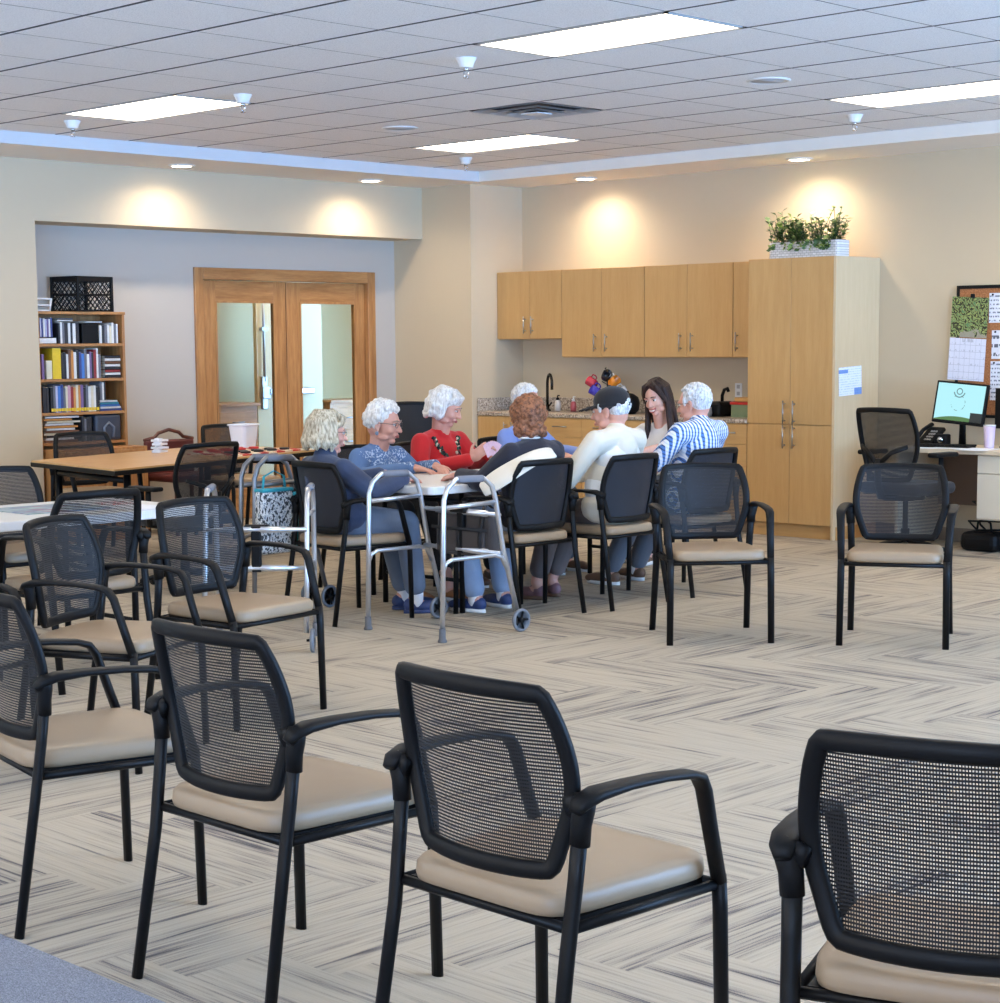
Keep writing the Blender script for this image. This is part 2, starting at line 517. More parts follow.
for i, (a, b, ga, gb) in enumerate(((DY0 + .095, mid - .004, 9.50, 10.12), (mid + .004, DY1 - .095, 10.42, 11.05))):
    mb = MB(); x0, x1 = XRB - .075, XRB - .03; zt = DZ - .105
    mb.span((x0, a, .01), (x1, ga, zt), .003); mb.span((x0, gb, .01), (x1, b, zt), .003)
    mb.mat(1).span((x0, ga, 1.865), (x1, gb, zt)); mb.span((x0, ga, .01), (x1, gb, .26))
    d = struct('door_%d' % (i + 1), mb, [M['oak'], M['oak_h']])
    mb = MB(); mb.span((x0 + .018, ga, .26), (x0 + .026, gb, 1.865)); p = mb.build('glass', M['glass'], d); p['kind'] = 'structure'
    mb = MB()
    for (p0, p1) in (((x1 - .004, ga - .012, .25), (x1 + .006, ga + .006, 1.875)), ((x1 - .004, gb - .006, .25), (x1 + .006, gb + .012, 1.875)), ((x1 - .004, ga, 1.859), (x1 + .006, gb, 1.877)), ((x1 - .004, ga, .25), (x1 + .006, gb, .268))):
        mb.span(p0, p1)
    mb.build('glazing_bead', M['oak'], d)

# in the corridor: a cream door with a push bar, and two oak drawer chests
M['cream'] = plain('cream_paint', (206, 184, 136), 0.55, var=0.01)
mb = MB(); mb.span((-14.15, 11.08, 0), (-14.1, 11.9, 2.2)); d = struct('door_3', mb, M['cream'])
mb = MB(); mb.span((-14.1, 11.10, .98), (-14.04, 11.2, 1.1), .01); mb.span((-14.085, 11.18, 1.02), (-14.03, 11.75, 1.08), .012); mb.span((-14.1, 11.11, .88), (-14.06, 11.18, 1.2), .01); mb.build('push_bar', M['steel'], d)
mb = MB(); mb.cyl((-14.07, 11.145, 1.15), (-14.07, 11.145, 2.15), .012); mb.span((-14.1, 11.11, 1.64), (-14.05, 11.18, 1.67)); mb.build('latch_rod', M['steel'], d)
def chest(name, label, x, y0, y1, z1):
    t = thing(name, label, 'drawers', (x, (y0 + y1) / 2, 0), 0, 'oak drawer chests behind the glazed doors')
    w = (y1 - y0)
    mb = MB(); mb.span((-.22, -w / 2, 0), (.2, w / 2, z1 - .03)); mb.span((-.24, -w / 2 - .02, z1 - .03), (.24, w / 2 + .02, z1), .005); mb.build('body', M['oak_h'], t)
    for i in range(3):
        za = z1 - .06 - .24 * (i + 1); mb = MB(); mb.span((.2, -w / 2 + .02, za), (.215, w / 2 - .02, za + .22), .004)
        dr = mb.build('drawer', M['oak_h'], t)
        mb = MB(); mb.sweep([(.215, -.07, za + .12), (.24, -.05, za + .12), (.24, .05, za + .12), (.215, .07, za + .12)], .012); mb.build('handle', M['steel'], dr)
    return t
chest('drawer_chest', 'oak drawer chest seen through the left door pane', -14.25, 10.55, 11.03, .95)
chest('drawer_chest', 'oak drawer chest seen through the right door pane', -14.25, 11.95, 12.45, .95)
# ------------------------------------------------------------------ ceiling fittings
M['diffuser'] = emit('lit_ceiling_diffuser', (255, 240, 216), 9.0)
M['lamp_frame'] = plain('light_frame_white', (170, 168, 165), 0.4, var=0.01)
M['white_pl'] = plain('white_plastic', (222, 222, 220), 0.4, var=0.02)
M['bulb'] = emit('lit_downlight_lens', (255, 236, 205), 14.0)
lab = ['square-cornered ceiling light panel nearest the wall on the alcove side, above a sprinkler', 'ceiling light panel behind the others, just beyond the square air vent', 'ceiling light panel at the top middle, largest of the lit panels', 'ceiling light panel at the right edge above the tall cabinet']
def ceiling_light(lx, ly, label):
    t = thing('ceiling_light', label, 'ceiling light', (lx + TX, ly + TY / 2, ZC - .004), 0, 'recessed ceiling light panels')
    w, h = TX - .012, TY / 2 - .012
    mb = MB()
    for p, q in (((-w, -h), (w, -h + .018)), ((-w, h - .018), (w, h)), ((-w, -h), (-w + .018, h)), ((w - .018, -h), (w, h))):
        mb.span((p[0], p[1], 0), (q[0], q[1], .02))
    mb.build('frame', M['lamp_frame'], t)
    mb = MB(); mb.span((-w + .016, -h + .016, .008), (w - .016, h - .016, .016)); mb.build('diffuser', M['diffuser'], t)
for i, (lx, ly) in enumerate(lights):
    ceiling_light(lx, ly, lab[i] if i < 4 else 'ceiling light panel outside the view')
# square supply vent
vx, vy = X0 + 3 * TX + TX / 2, Y0 + 3 * TY + TY / 2
t = thing('air_vent', 'square louvred air vent in the ceiling tiles', 'vent', (vx, vy, ZC - .006))
M['vent'] = plain('vent_enamel', (216, 220, 226), 0.35, 0.0)
for q, nm in enumerate(('outer_frame', 'middle_ring', 'inner_ring', 'centre_plate')):
    s0 = [.30, .225, .15, .07][q]; s1 = s0 - .06; zlow = [-.002, -.012, -.018, -.02][q]
    mb = MB(); mb.smooth = False
    vs = []
    for s, z in ((s0, zlow), (s1, zlow + .022)):
        vs += [(-s, -s, z), (s, -s, z), (s, s, z), (-s, s, z)]
    if q < 3: mb._add(vs, [[i, (i + 1) % 4, 4 + (i + 1) % 4, 4 + i] for i in range(4)] + [[4 + i, 4 + (i + 1) % 4, (i + 1) % 4, i] for i in range(4)])
    else: mb.span((-s0, -s0, zlow), (s0, s0, zlow + .006))
    mb.build(nm, M['vent'], t)
# sprinklers
spr = [(-10.63, 6.86, 'white sprinkler head just below the left ceiling light panel'), (-8.86, 6.9, 'white sprinkler head at the right tip of the left ceiling light panel'), (-6.95, 6.88, 'white sprinkler head below the large ceiling light panel'), (-10.62, 10.5, 'small white sprinkler head below the far ceiling light panel'), (-6.92, 10.45, 'white sprinkler head below the right-hand ceiling light panel, above the tall cabinet')]
proto = None
for (sx, sy, lb) in spr:
    if proto is None:
        proto = thing('sprinkler', lb, 'sprinkler', (sx, sy, ZC), 0, 'ceiling sprinkler heads')
        mb = MB(); mb.lathe([(.034, -.05), (.037, -.048), (.04, -.03), (.055, -.004), (.055, 0)]); mb.build('cup', M['white_pl'], proto)
        mb = MB(); mb.cyl((0, 0, -.05), (0, 0, -.065), .014); mb.sweep([(.012, 0, -.06), (.018, 0, -.08), (0, 0, -.1)], .006); mb.sweep([(-.012, 0, -.06), (-.018, 0, -.08), (0, 0, -.1)], .006); mb.lathe([(.004, -.1), (.016, -.103), (.016, -.1), (.004, -.097)]); mb.build('nozzle', M['chrome'], proto)
    else: dup(proto, (sx, sy, ZC), 0, lb)
# flush ceiling speakers
M['speaker'] = plain('speaker_grille', (178, 180, 184), 0.6, var=0.03)
for (sx, sy, lb) in ((-9.47, 8.73, 'round flush ceiling speaker between two sprinklers, over the alcove side'), (-6.35, 8.71, 'round flush ceiling speaker beside the right-hand ceiling light panel')):
    t = thing('ceiling_speaker', lb, 'speaker', (sx, sy, ZC), 0, 'flush ceiling speakers')
    mb = MB(); mb.lathe([(.125, 0), (.125, -.006), (.108, -.01), (.105, 0)], n=32); mb.build('rim', M['white_pl'], t)
    mb = MB(); mb.lathe([(.105, 0), (.105, -.005), (.0, -.009)], n=32); mb.build('grille', M['speaker'], t)
# downlights in the dropped border
dls = [(-11.88, 8.64, 'left downlight in the dropped ceiling over the alcove'), (-11.89, 10.61, 'right downlight in the dropped ceiling over the alcove'), (-10.55, 11.86, 'left downlight in the dropped ceiling over the kitchen wall'), (-8.35, 11.86, 'right downlight in the dropped ceiling, above the leafy planter')]
for (sx, sy, lb) in dls + [(-11.88, 6.0, 'downlight over the left wall, outside the view'), (-6.0, 11.86, 'downlight over the desk wall, outside the view')]:
    t = thing('downlight', lb, 'downlight', (sx, sy, ZS), 0, 'downlights in the dropped ceiling')
    mb = MB(); mb.lathe([(.105, 0), (.105, -.004), (.085, -.014), (.08, 0)], n=28); mb.build('trim_ring', M['white_pl'], t)
    mb = MB(); mb.lathe([(.08, 0), (.08, -.01), (0, -.016)], n=28); mb.build('lens', M['bulb'], t)
    ld = bpy.data.lights.new('downlight_beam', 'SPOT'); ld.energy = 58; ld.color = (1, .87, .70); ld.spot_size = D(160); ld.spot_blend = 1.0; ld.shadow_soft_size = .05
    lo = bpy.data.objects.new('downlight_beam', ld); COL.objects.link(lo); lo.location = (sx, sy, ZS - .02)

# ------------------------------------------------------------------ kitchen wall
M['maple'] = wood('maple_laminate', (192, 148, 90), (204, 162, 104), 'Z', 0.42)
M['maple_h'] = wood('maple_laminate_crosswise', (192, 148, 90), (204, 162, 104), 'X', 0.42)
M['maple_lt'] = wood('maple_laminate_pale', (208, 182, 142), (217, 193, 154), 'Z', 0.4)
k = NT('granite_laminate'); v = k.obj()
n1 = k.noise(v, 55, 4, .7); n2 = k.noise(v, 140, 3, .7)
f = k.math('ADD', k.math('MULTIPLY', n1, .55), k.math('MULTIPLY', n2, .45))
k.color(k.ramp(f, [(.36, lin((62, 52, 46))), (.45, lin((128, 110, 96))), (.52, lin((190, 174, 154))), (.62, lin((220, 208, 190))), (.7, lin((150, 122, 98)))])); k.set(.3)
M['granite'] = k.m
def pull(parent, x, z, vertical=True, L=.13, y=-.022, mat=None):
    """bar pull on a front at local y=0 (outside is -y)"""
    mb = MB(); h = L / 2
    a = (0, 0, 1) if vertical else (1, 0, 0)
    P = lambda s, yy: (x + a[0] * s, yy, z + a[2] * s)
    mb.sweep([P(-h - .015, y - .01), P(h + .015, y - .01)], .011, n=8)
    for s in (-h + .01, h - .01): mb.cyl(P(s, .002), P(s, y - .01), .005, n=8)
    return mb.build('handle', M['steel'], parent)
def front(parent, name, x0, x1, z0, z1, mat, y=0.0, t=.019):
    mb = MB(); mb.span((x0 + .0018, y - t, z0 + .0018), (x1 - .0018, y, z1 - .0018), .0015, 1)
    return mb.build(name, mat, parent)
def upper(label, x0, x1, z0, z1, doors):
    t = thing('wall_cabinet', label, 'cabinet', ((x0 + x1) / 2, YK, z0), 0, 'maple wall cabinets over the counter')
    w = x1 - x0
    mb = MB(); mb.span((-w / 2, -.315, 0), (w / 2, -.002, z1 - z0)); mb.build('body', M['maple'], t)
    for (a, b, hx) in doors:
        d = front(t, 'door', a - (x0 + x1) / 2, b - (x0 + x1) / 2, .004, z1 - z0, M['maple'], -.315)
        q = pull(d, hx - (x0 + x1) / 2, .125, True, .12); q.location.y = -.333
    return t
zt = 2.13
upper('shorter maple wall cabinet beside the column, over the sink', -11.598, -10.815, 1.535, zt, [(-11.598, -11.20, -11.245), (-11.20, -10.815, -11.155)])
upper('tall maple wall cabinet, second from the column', -10.812, -9.885, 1.375, zt, [(-10.812, -10.355, -10.42), (-10.355, -9.885, -10.295)])
upper('tall maple wall cabinet, third from the column', -9.882, -8.965, 1.375, zt, [(-9.882, -9.43, -9.49), (-9.43, -8.965, -9.37)])
upper('narrow maple wall cabinet against the tall pantry cabinet', -8.962, -8.625, 1.375, zt, [(-8.962, -8.625, -8.915)])
def lower(label, x0, x1, rows):
    t = thing('base_cabinet', label, 'cabinet', ((x0 + x1) / 2, YK, 0), 0, 'maple base cabinets under the counter')
    w = x1 - x0; c = (x0 + x1) / 2
    mb = MB(); mb.span((-w / 2, -.575, .1), (w / 2, -.002, .863)); mb.build('body', M['maple_h'], t)
    mb = MB(); mb.span((-w / 2, -.52, 0), (w / 2, -.05, .1)); mb.build('toe_kick', M['base'], t)
    for (kind, a, b, z0, z1, hx) in rows:
        d = front(t, kind, a - c, b - c, z0, z1, M['maple_h'] if kind == 'drawer' else M['maple'], -.575)
        if hx is None: q = pull(d, (a + b) / 2 - c, (z0 + z1) / 2 + .01, False, .13)
        else: q = pull(d, hx - c, z1 - .12, True, .12)
        q.location.y = -.593
    return t
def bank(a, b): return [('drawer', a, b, .70, .86, None), ('drawer', a, b, .42, .70, None), ('drawer', a, b, .105, .42, None)]
lower('maple base cabinet with doors under the sink, beside the column', -11.598, -10.815, [('door', -11.598, -11.20, .105, .86, -11.245), ('door', -11.20, -10.815, .105, .86, -11.155)])
lower('maple base cabinet with two banks of drawers, second from the column', -10.812, -9.885, bank(-10.812, -10.355) + bank(-10.355, -9.885))
lower('maple base cabinet with drawers behind the capped person, third from the column', -9.882, -8.965, bank(-9.882, -9.43) + bank(-9.43, -8.965))
lower('narrow maple drawer cabinet against the tall pantry cabinet', -8.962, -8.625, bank(-8.962, -8.625))
CT = .90
t = thing('countertop', 'speckled granite kitchen countertop with backsplash', 'countertop', (-10.11, YK, CT))
mb = MB(); mb.span((-1.488, -.605, -.036), (1.485, -.002, 0), .008); mb.build('slab', M['granite'], t)
mb = MB(); mb.span((-1.488, -.022, 0), (1.485, -.002, .115), .004); mb.span((-1.488, -.6, 0), (-1.47, -.022, .115), .004); mb.build('backsplash', M['granite'], t)
# tall pantry cabinet
t = thing('pantry_cabinet', 'tall maple pantry cabinet with four doors and a planter on top', 'cabinet', (-8.218, YK, 0))
w = .402
mb = MB(); mb.span((-w, -.575, .1), (w - .02, -.002, 2.13)); mb.build('body', M['maple'], t)
mb = MB(); mb.span((w - .02, -.592, .0), (w, -.002, 2.13)); mb.build('side_panel', M['maple_lt'], t)
mb = MB(); mb.span((-w, -.555, 0), (w + .006, -.01, .1)); mb.build('plinth', M['maple_h'], t)
for (a, b, z0, z1, hx, hz) in ((-w, 0, .868, 2.13, -.045, .96), (0, w - .02, .868, 2.13, .045, .96), (-w, 0, .105, .866, -.045, .775), (0, w - .02, .105, .866, .045, .775)):
    d = front(t, 'door', a, b, z0, z1, M['maple'], -.575); q = pull(d, hx, hz, True, .15); q.location.y = -.593
# notice taped to its side
k = NT('printed_notice'); s = k.n('ShaderNodeSeparateXYZ', inp={0: k.obj()})
ln = k.math('GREATER_THAN', k.math('FLOORED_MODULO', k.math('MULTIPLY', s.outputs[2], 55), 1.0), .62)
nz = k.math('GREATER_THAN', k.noise(k.mapped((1, 60, 55)), 1.5, 2), .5)
blue = k.math('ADD', k.math('MULTIPLY', k.math('GREATER_THAN', s.outputs[2], .06), k.math('LESS_THAN', s.outputs[1], -.03)), k.math('MULTIPLY', k.math('LESS_THAN', s.outputs[2], -.055), k.math('GREATER_THAN', s.outputs[1], .05)), None, True)
col = k.mix(k.math('MULTIPLY', k.math('MULTIPLY', ln, nz), .45), lin((232, 236, 244)), lin((110, 150, 200)))
col = k.mix(k.math('MULTIPLY', blue, k.math('MULTIPLY', k.math('LESS_THAN', s.outputs[2], .088), .8)), col, lin((50, 120, 196))); k.color(col); k.set(.7)
mb = MB(); mb.span((0, -.15, -.107), (.003, .15, .107)); o = mb.build('notice_sheet', k.m, None, (-7.816 + .002, 11.79, 1.2), (D(2.5), 0, 0)); tag(o, 'white printed notice with blue marks on the pantry side', 'notice')

# planter
M['leaf'] = plain('leaf_green', (66, 92, 40), .5, var=.5, nscale=9)
M['leaf2'] = plain('leaf_green_pale', (146, 164, 84), .5, var=.4, nscale=9)
M['stem'] = plain('plant_stem', (70, 80, 40), .6)
k = NT('white_wicker'); br = k.n('ShaderNodeTexBrick', inp={'Vector': k.mapped((1, 1, 1), (D(90), 0, 0)), 'Color1': lin((232, 230, 226)), 'Color2': lin((214, 210, 204)), 'Mortar': lin((150, 146, 140)), 'Scale': 14.0, 'Mortar Size': .02, 'Bias': 0.0})
k.color(br.outputs[0]); k.bump(br.outputs[1], -.8, .01); k.set(.6); M['wicker'] = k.m
t = thing('leafy_planter', 'green leafy plant in a white woven box on the pantry', 'plant', (-8.195, 11.78, 2.131))
mb = MB(); mb.prism(rrect(.64, .17, .03), 0, .125); o = mb.build('planter_box', M['wicker'], t)
mb = MB(); mb.prism(rrect(.60, .14, .03), .125, .13); mb.build('soil', plain('potting_soil', (60, 46, 36), .95), t)
random.seed(3)
mb = MB(); st = MB()
for i in range(74):
    bx = random.uniform(-.31, .31); by = random.uniform(-.075, .075)
    L = random.uniform(.09, .20) + (.09 if random.random() < .16 else 0); dx = random.uniform(-.45, .45) + bx * .7; dy = random.uniform(-.5, .5)
    dv = Vector((dx, dy, 1)).normalized(); base = Vector((bx, by, .12)); tip = base + dv * L
    st.sweep([base, base + dv * L * .5 + Vector((0, 0, .004)), tip], .005, n=5)
    for q in range(9):
        c = base + dv * L * (.1 + .9 * q / 8); a = random.uniform(0, 2 * PI)
        out = Vector((math.cos(a), math.sin(a), random.uniform(-.1, .8))).normalized(); sd = out.cross(Vector((0, 0, 1))).normalized()
        ll = random.uniform(.04, .065); up = sd.cross(out)
        mb.mat(0 if random.random() < .62 else 1)
        mb._add([c, c + out * ll * .5 + sd * ll * .3 + up * .006, c + out * ll, c + out * ll * .5 - sd * ll * .3 + up * .006], [[0, 1, 2, 3]])
    if i % 4 == 0:   # drooping sprays
        for q in range(6):
            c = Vector((bx, -.088 - .004 * q, .135 - .013 * q)); out = Vector((random.uniform(-1, 1), -.5, random.uniform(-.6, .5))).normalized(); sd = Vector((out.z, 0, -out.x)).normalized()
            mb.mat(0 if random.random() < .7 else 1); mb._add([c, c + out * .025 + sd * .012, c + out * .045, c + out * .025 - sd * .012], [[0, 1, 2, 3]])
mb.build('leaves', [M['leaf'], M['leaf2']], t); st.build('stems', M['stem'], t)

# faucet and the things on the counter
t = thing('kitchen_faucet', 'dark gooseneck faucet at the back of the counter', 'faucet', (-11.11, 11.98, CT))
M['dark_mt'] = plain('dark_chrome', (70, 68, 66), .25, 1.0)
mb = MB(); mb.lathe([(.03, 0), (.03, .012), (.018, .02), (.016, .06)]); mb.build('base', M['dark_mt'], t)
mb = MB(); mb.sweep([(0, 0, .05), (0, 0, .24)] + [(.055 - .055 * math.cos(a), -.03 * (1 - math.cos(a)), .24 + .085 * math.sin(a)) for a in [PI * q / 8 for q in range(1, 9)]] + [(.11, -.06, .19)], .026, n=10); mb.build('spout', M['dark_mt'], t)
mb = MB(); mb.cyl((.016, 0, .045), (.06, -.01, .075), .007); mb.build('lever', M['dark_mt'], t)
def bottle(name, label, cat, x, y, prof, mat, capmat=None):
    t = thing(name, label, cat, (x, y, CT + .001)); mb = MB(); mb.lathe(prof); mb.build('body', mat, t)
    if capmat:
        z = prof[-1][1]; mb = MB(); mb.lathe([(.014, z), (.014, z + .02), (.006, z + .022), (.006, z + .04)]); mb.sweep([(0, 0, z + .04), (.03, -.01, z + .04)], .01); mb.build('pump', capmat, t)
    return t
bottle('soap_bottle', 'small pale soap bottle with dark pump near the faucet', 'bottle', -10.96, 11.95, [(.026, 0), (.028, .06), (.024, .09), (.012, .1)], plain('soap_pale', (214, 206, 196), .3), M['black_pl'])
bottle('dish_soap_bottle', 'small red and clear bottle standing by the backsplash', 'bottle', -10.80, 11.98, [(.026, 0), (.028, .05), (.024, .08), (.012, .09)], plain('soap_rose', (178, 84, 88), .3), M['white_pl'])
# mug tree
M['mug'] = [plain('mug_' + n, c, .25, var=.03) for n, c in (('red', (176, 44, 66)), ('blue', (52, 44, 150)), ('white', (236, 234, 230)), ('black', (28, 26, 30)), ('orange', (214, 130, 34)), ('violet', (112, 92, 140)))]
t = thing('mug_tree', 'dark mug tree behind the black cap on the counter', 'mug tree', (-10.33, 11.9, CT + .001))
mb = MB(); mb.lathe([(.09, 0), (.09, .012), (.02, .02), (.011, .03), (.011, .36), (.0, .372)]); mb.build('post', M['black_mt'], t)
pegs = [(-.06, -.06, .27), (.07, -.05, .28), (-.085, .0, .19), (.09, .0, .19), (.0, -.09, .2), (.02, -.05, .33)]
pn = ['red', 'orange', 'white', 'white', 'violet', 'black']
names = {0: 'red mug at the top of the mug tree', 1: 'orange and white mug on the right of the mug tree', 2: 'white mug on the left of the mug tree', 3: 'white mug low on the right of the mug tree', 4: 'blue mug at the front of the mug tree', 5: 'black mug high on the mug tree'}
mc = [0, 4, 2, 2, 1, 3]
pg = MB()
for q, (px, py, pz) in enumerate(pegs): pg.sweep([(0, 0, pz - .03), (px * .6, py * .6, pz)], .008, n=8)
pg.build('pegs', M['black_mt'], t)
for q, (px, py, pz) in enumerate(pegs):
    m = thing('mug', names[q], 'mug', (-10.33 + px * 1.25, 11.9 + py * 1.25, CT + pz - .03), math.atan2(py, px), 'mugs hanging on the mug tree')
    m.rotation_euler = (0, D(60), math.atan2(py, px) + (.6 if q % 2 else -.6))
    mb = MB(); mb.lathe([(.034, 0), (.04, .01), (.041, .085), (.037, .085), (.035, .012), (0, .01)]); mb.build('bowl', M['mug'][mc[q]], m)
    mb = MB(); mb.sweep([(-.04, 0, .07), (-.065, 0, .066), (-.07, 0, .042), (-.06, 0, .02), (-.04, 0, .018)], .011, n=8); mb.build('handle', M['mug'][2 if q == 1 else mc[q]], m)
t = thing('black_pot', 'rounded black pot on the counter beside the laughing person', 'pot', (-10.08, 11.86, CT + .001))
mb = MB(); mb.lathe([(.07, 0), (.1, .03), (.108, .09), (.095, .14), (.05, .17), (.0, .175)]); mb.build('body', M['black_pl'], t)
mb = MB(); mb.lathe([(.018, .175), (.02, .19), (.0, .196)]); mb.build('lid_knob', M['black_pl'], t)
t = thing('coffee_maker', 'black coffee maker with curved arm on the counter end', 'coffee maker', (-9.12, 11.88, CT + .001))
mb = MB(); mb.box((0, 0, .06), (.17, .2, .12), None, .025); mb.build('body', M['black_pl'], t)
mb = MB(); mb.sweep([(.03, 0, .1), (.03, 0, .17), (.05, 0, .215), (.09, -.01, .225), (.1, -.01, .2)], .028, n=10); mb.build('arm', M['black_pl'], t)
mb = MB(); mb.lathe([(.035, 0), (.042, .03), (.036, .075), (.03, .08)], (-.02, -.13, 0)); mb.build('carafe', plain('glass_jar', (150, 146, 140), .1), t)
t = thing('jar', 'small grey-green jar left of the coffee maker', 'jar', (-9.33, 11.9, CT + .001)); mb = MB(); mb.lathe([(.045, 0), (.048, .02), (.048, .085), (.04, .095)]); mb.build('body', plain('jar_green', (92, 100, 84), .3), t); mb = MB(); mb.lathe([(.042, .095), (.042, .112), (0, .114)]); mb.build('lid', M['black_pl'], t)
t = thing('food_tub', 'green food tub with red lid beside the pantry', 'tub', (-8.84, 11.86, CT + .001))
mb = MB(); mb.prism(rrect(.2, .16, .03), 0, .1); mb.build('tub', plain('tub_green', (122, 138, 104), .4), t); mb = MB(); mb.prism(rrect(.215, .175, .03), .1, .122, .004); mb.build('lid', plain('tub_red', (186, 44, 34), .35), t)
t = tag(MB().prism(rrect(.17, .14, .03), 0, .035, .01).build('bread_roll_bag', plain('bread_tan', (196, 150, 88), .7), None, (-8.83, 11.86, CT + .124)), 'tan packet lying on the red lidded tub', 'packet')
t = thing('power_outlet', 'white wall outlet above the counter end', 'outlet', (-9.15, YK, 1.105)); mb = MB(); mb.box((0, -.003, 0), (.07, .006, .115), None, .002); mb.build('plate', M['white_pl'], t); mb = MB(); mb.box((0, -.006, .028), (.03, .004, .03)); mb.box((0, -.006, -.028), (.03, .004, .03)); mb.build('sockets', M['lamp_frame'], t)
# ------------------------------------------------------------------ chair materials
M['vinyl'] = plain('tan_vinyl', (160, 136, 108), .42, var=.03, bump=.06, bscale=220)
M['vinyl_blk'] = cloth('black_upholstery', (26, 26, 29), .1, .8)
def mesh_mat(name, c, solid=0.0):
    k = NT(name); s = k.n('ShaderNodeSeparateXYZ', inp={0: k.obj()})
    h = k.math('LESS_THAN', k.math('FLOORED_MODULO', k.math('MULTIPLY', s.outputs[2], 1 / .0072), 1.0), .55 + solid)
    vv = k.math('LESS_THAN', k.math('FLOORED_MODULO', k.math('MULTIPLY', s.outputs[0], 1 / .0050), 1.0), .40 + solid)
    k.color(lin(c)); k.set(.6, sheen=.08)
    k.t.links.new(k.math('MAXIMUM', h, vv), k.b.inputs['Alpha'])
    return k.m
M['mesh'] = mesh_mat('chair_mesh_fabric', (14, 14, 17))
M['mesh_dense'] = mesh_mat('task_chair_mesh_fabric', (14, 14, 17), .1)
M['mesh_solid'] = mesh_mat('lined_mesh_fabric', (20, 23, 34), .40)

ZB0, ZB1 = .482, .873
def back_pt(u, z):
    t = (z - ZB0) / (ZB1 - ZB0)
    return Vector((u, -.212 - .062 * t - .014 * math.sin(PI * min(max(t, 0), 1)) * -1 + .045 * (u / .21) ** 2, z))
def back_outline(n, grow=0.0, kx=1.0):
    q = [(-.155, ZB0), (.155, ZB0), (.19, ZB0 + .012), (.212, .56), (.239, .64), (.243, .72), (.230, .80), (.214, .85), (.205, ZB1 - .008), (.19, ZB1), (0, ZB1 + .006), (-.19, ZB1), (-.205, ZB1 - .008), (-.214, .85), (-.230, .80), (-.243, .72), (-.239, .64), (-.212, .56), (-.19, ZB0 + .012)]
    q = [(u * kx, z) for u, z in q]
    for _ in range(3):
        q = [p for i in range(len(q)) for p in ((q[i][0] * .75 + q[(i + 1) % len(q)][0] * .25, q[i][1] * .75 + q[(i + 1) % len(q)][1] * .25), (q[i][0] * .25 + q[(i + 1) % len(q)][0] * .75, q[i][1] * .25 + q[(i + 1) % len(q)][1] * .75))]
    L = [0.0]
    for i in range(len(q)): L.append(L[-1] + math.dist(q[i], q[(i + 1) % len(q)]))
    pts = []; j = 0
    for i in range(n):
        d = L[-1] * i / n
        while L[j + 1] < d: j += 1
        f = (d - L[j]) / (L[j + 1] - L[j]); a_, b_ = q[j], q[(j + 1) % len(q)]; pts.append((a_[0] + (b_[0] - a_[0]) * f, a_[1] + (b_[1] - a_[1]) * f))
    # inset
    out = []
    for i in range(n):
        (x0, z0), (x1, z1) = pts[i - 1], pts[(i + 1) % n]
        tx, tz = x1 - x0, z1 - z0; L = math.hypot(tx, tz) or 1
        out.append((pts[i][0] - tz / L * grow, pts[i][1] + tx / L * grow))
    return out
def back_parts(parent, fm, mm, fw=.036, ft=.024, kx=1.0, fn=back_pt):
    n = 72
    ol = back_outline(n, fw * .5, kx)
    pts = [fn(u, z) for u, z in ol]
    side = []
    for i in range(n):
        t = pts[(i + 1) % n] - pts[i - 1]; side.append(t.cross(Vector((0, 1, 0))))
    mb = MB(); mb.sweep(pts, fw, ft, side, n=10, closed=True, power=2.8)
    mb.build('back_frame', fm, parent)
    inn = back_outline(n, .013, kx)
    zc = (ZB0 + ZB1) / 2
    vs = []; fs = []
    h_ = [(u, z) for u, z in inn if u >= -1e-6]
    h_.sort(key=lambda p: p[1])
    def half(z):
        if z <= h_[0][1]: return h_[0][0]
        for (u0, z0), (u1, z1) in zip(h_, h_[1:]):
            if z0 <= z <= z1: return u0 + (u1 - u0) * (z - z0) / max(1e-9, z1 - z0)
        return h_[-1][0]
    za, zb_ = min(z for u, z in inn), max(z for u, z in inn)
    NZ, NU = 16, 12
    for a_ in range(NZ + 1):
        zz = za + (zb_ - za) * a_ / NZ; hh = half(min(max(zz, za + .012), zb_ - .012))
        for b_ in range(NU + 1): vs.append(fn(-hh + 2 * hh * b_ / NU, zz) + Vector((0, ft * .40, 0)))
    for a_ in range(NZ):
        for b_ in range(NU): q_ = a_ * (NU + 1) + b_; fs.append([q_, q_ + 1, q_ + NU + 2, q_ + NU + 1])
    mb = MB(); mb._add(vs, fs); mb.build('mesh_panel', mm, parent)

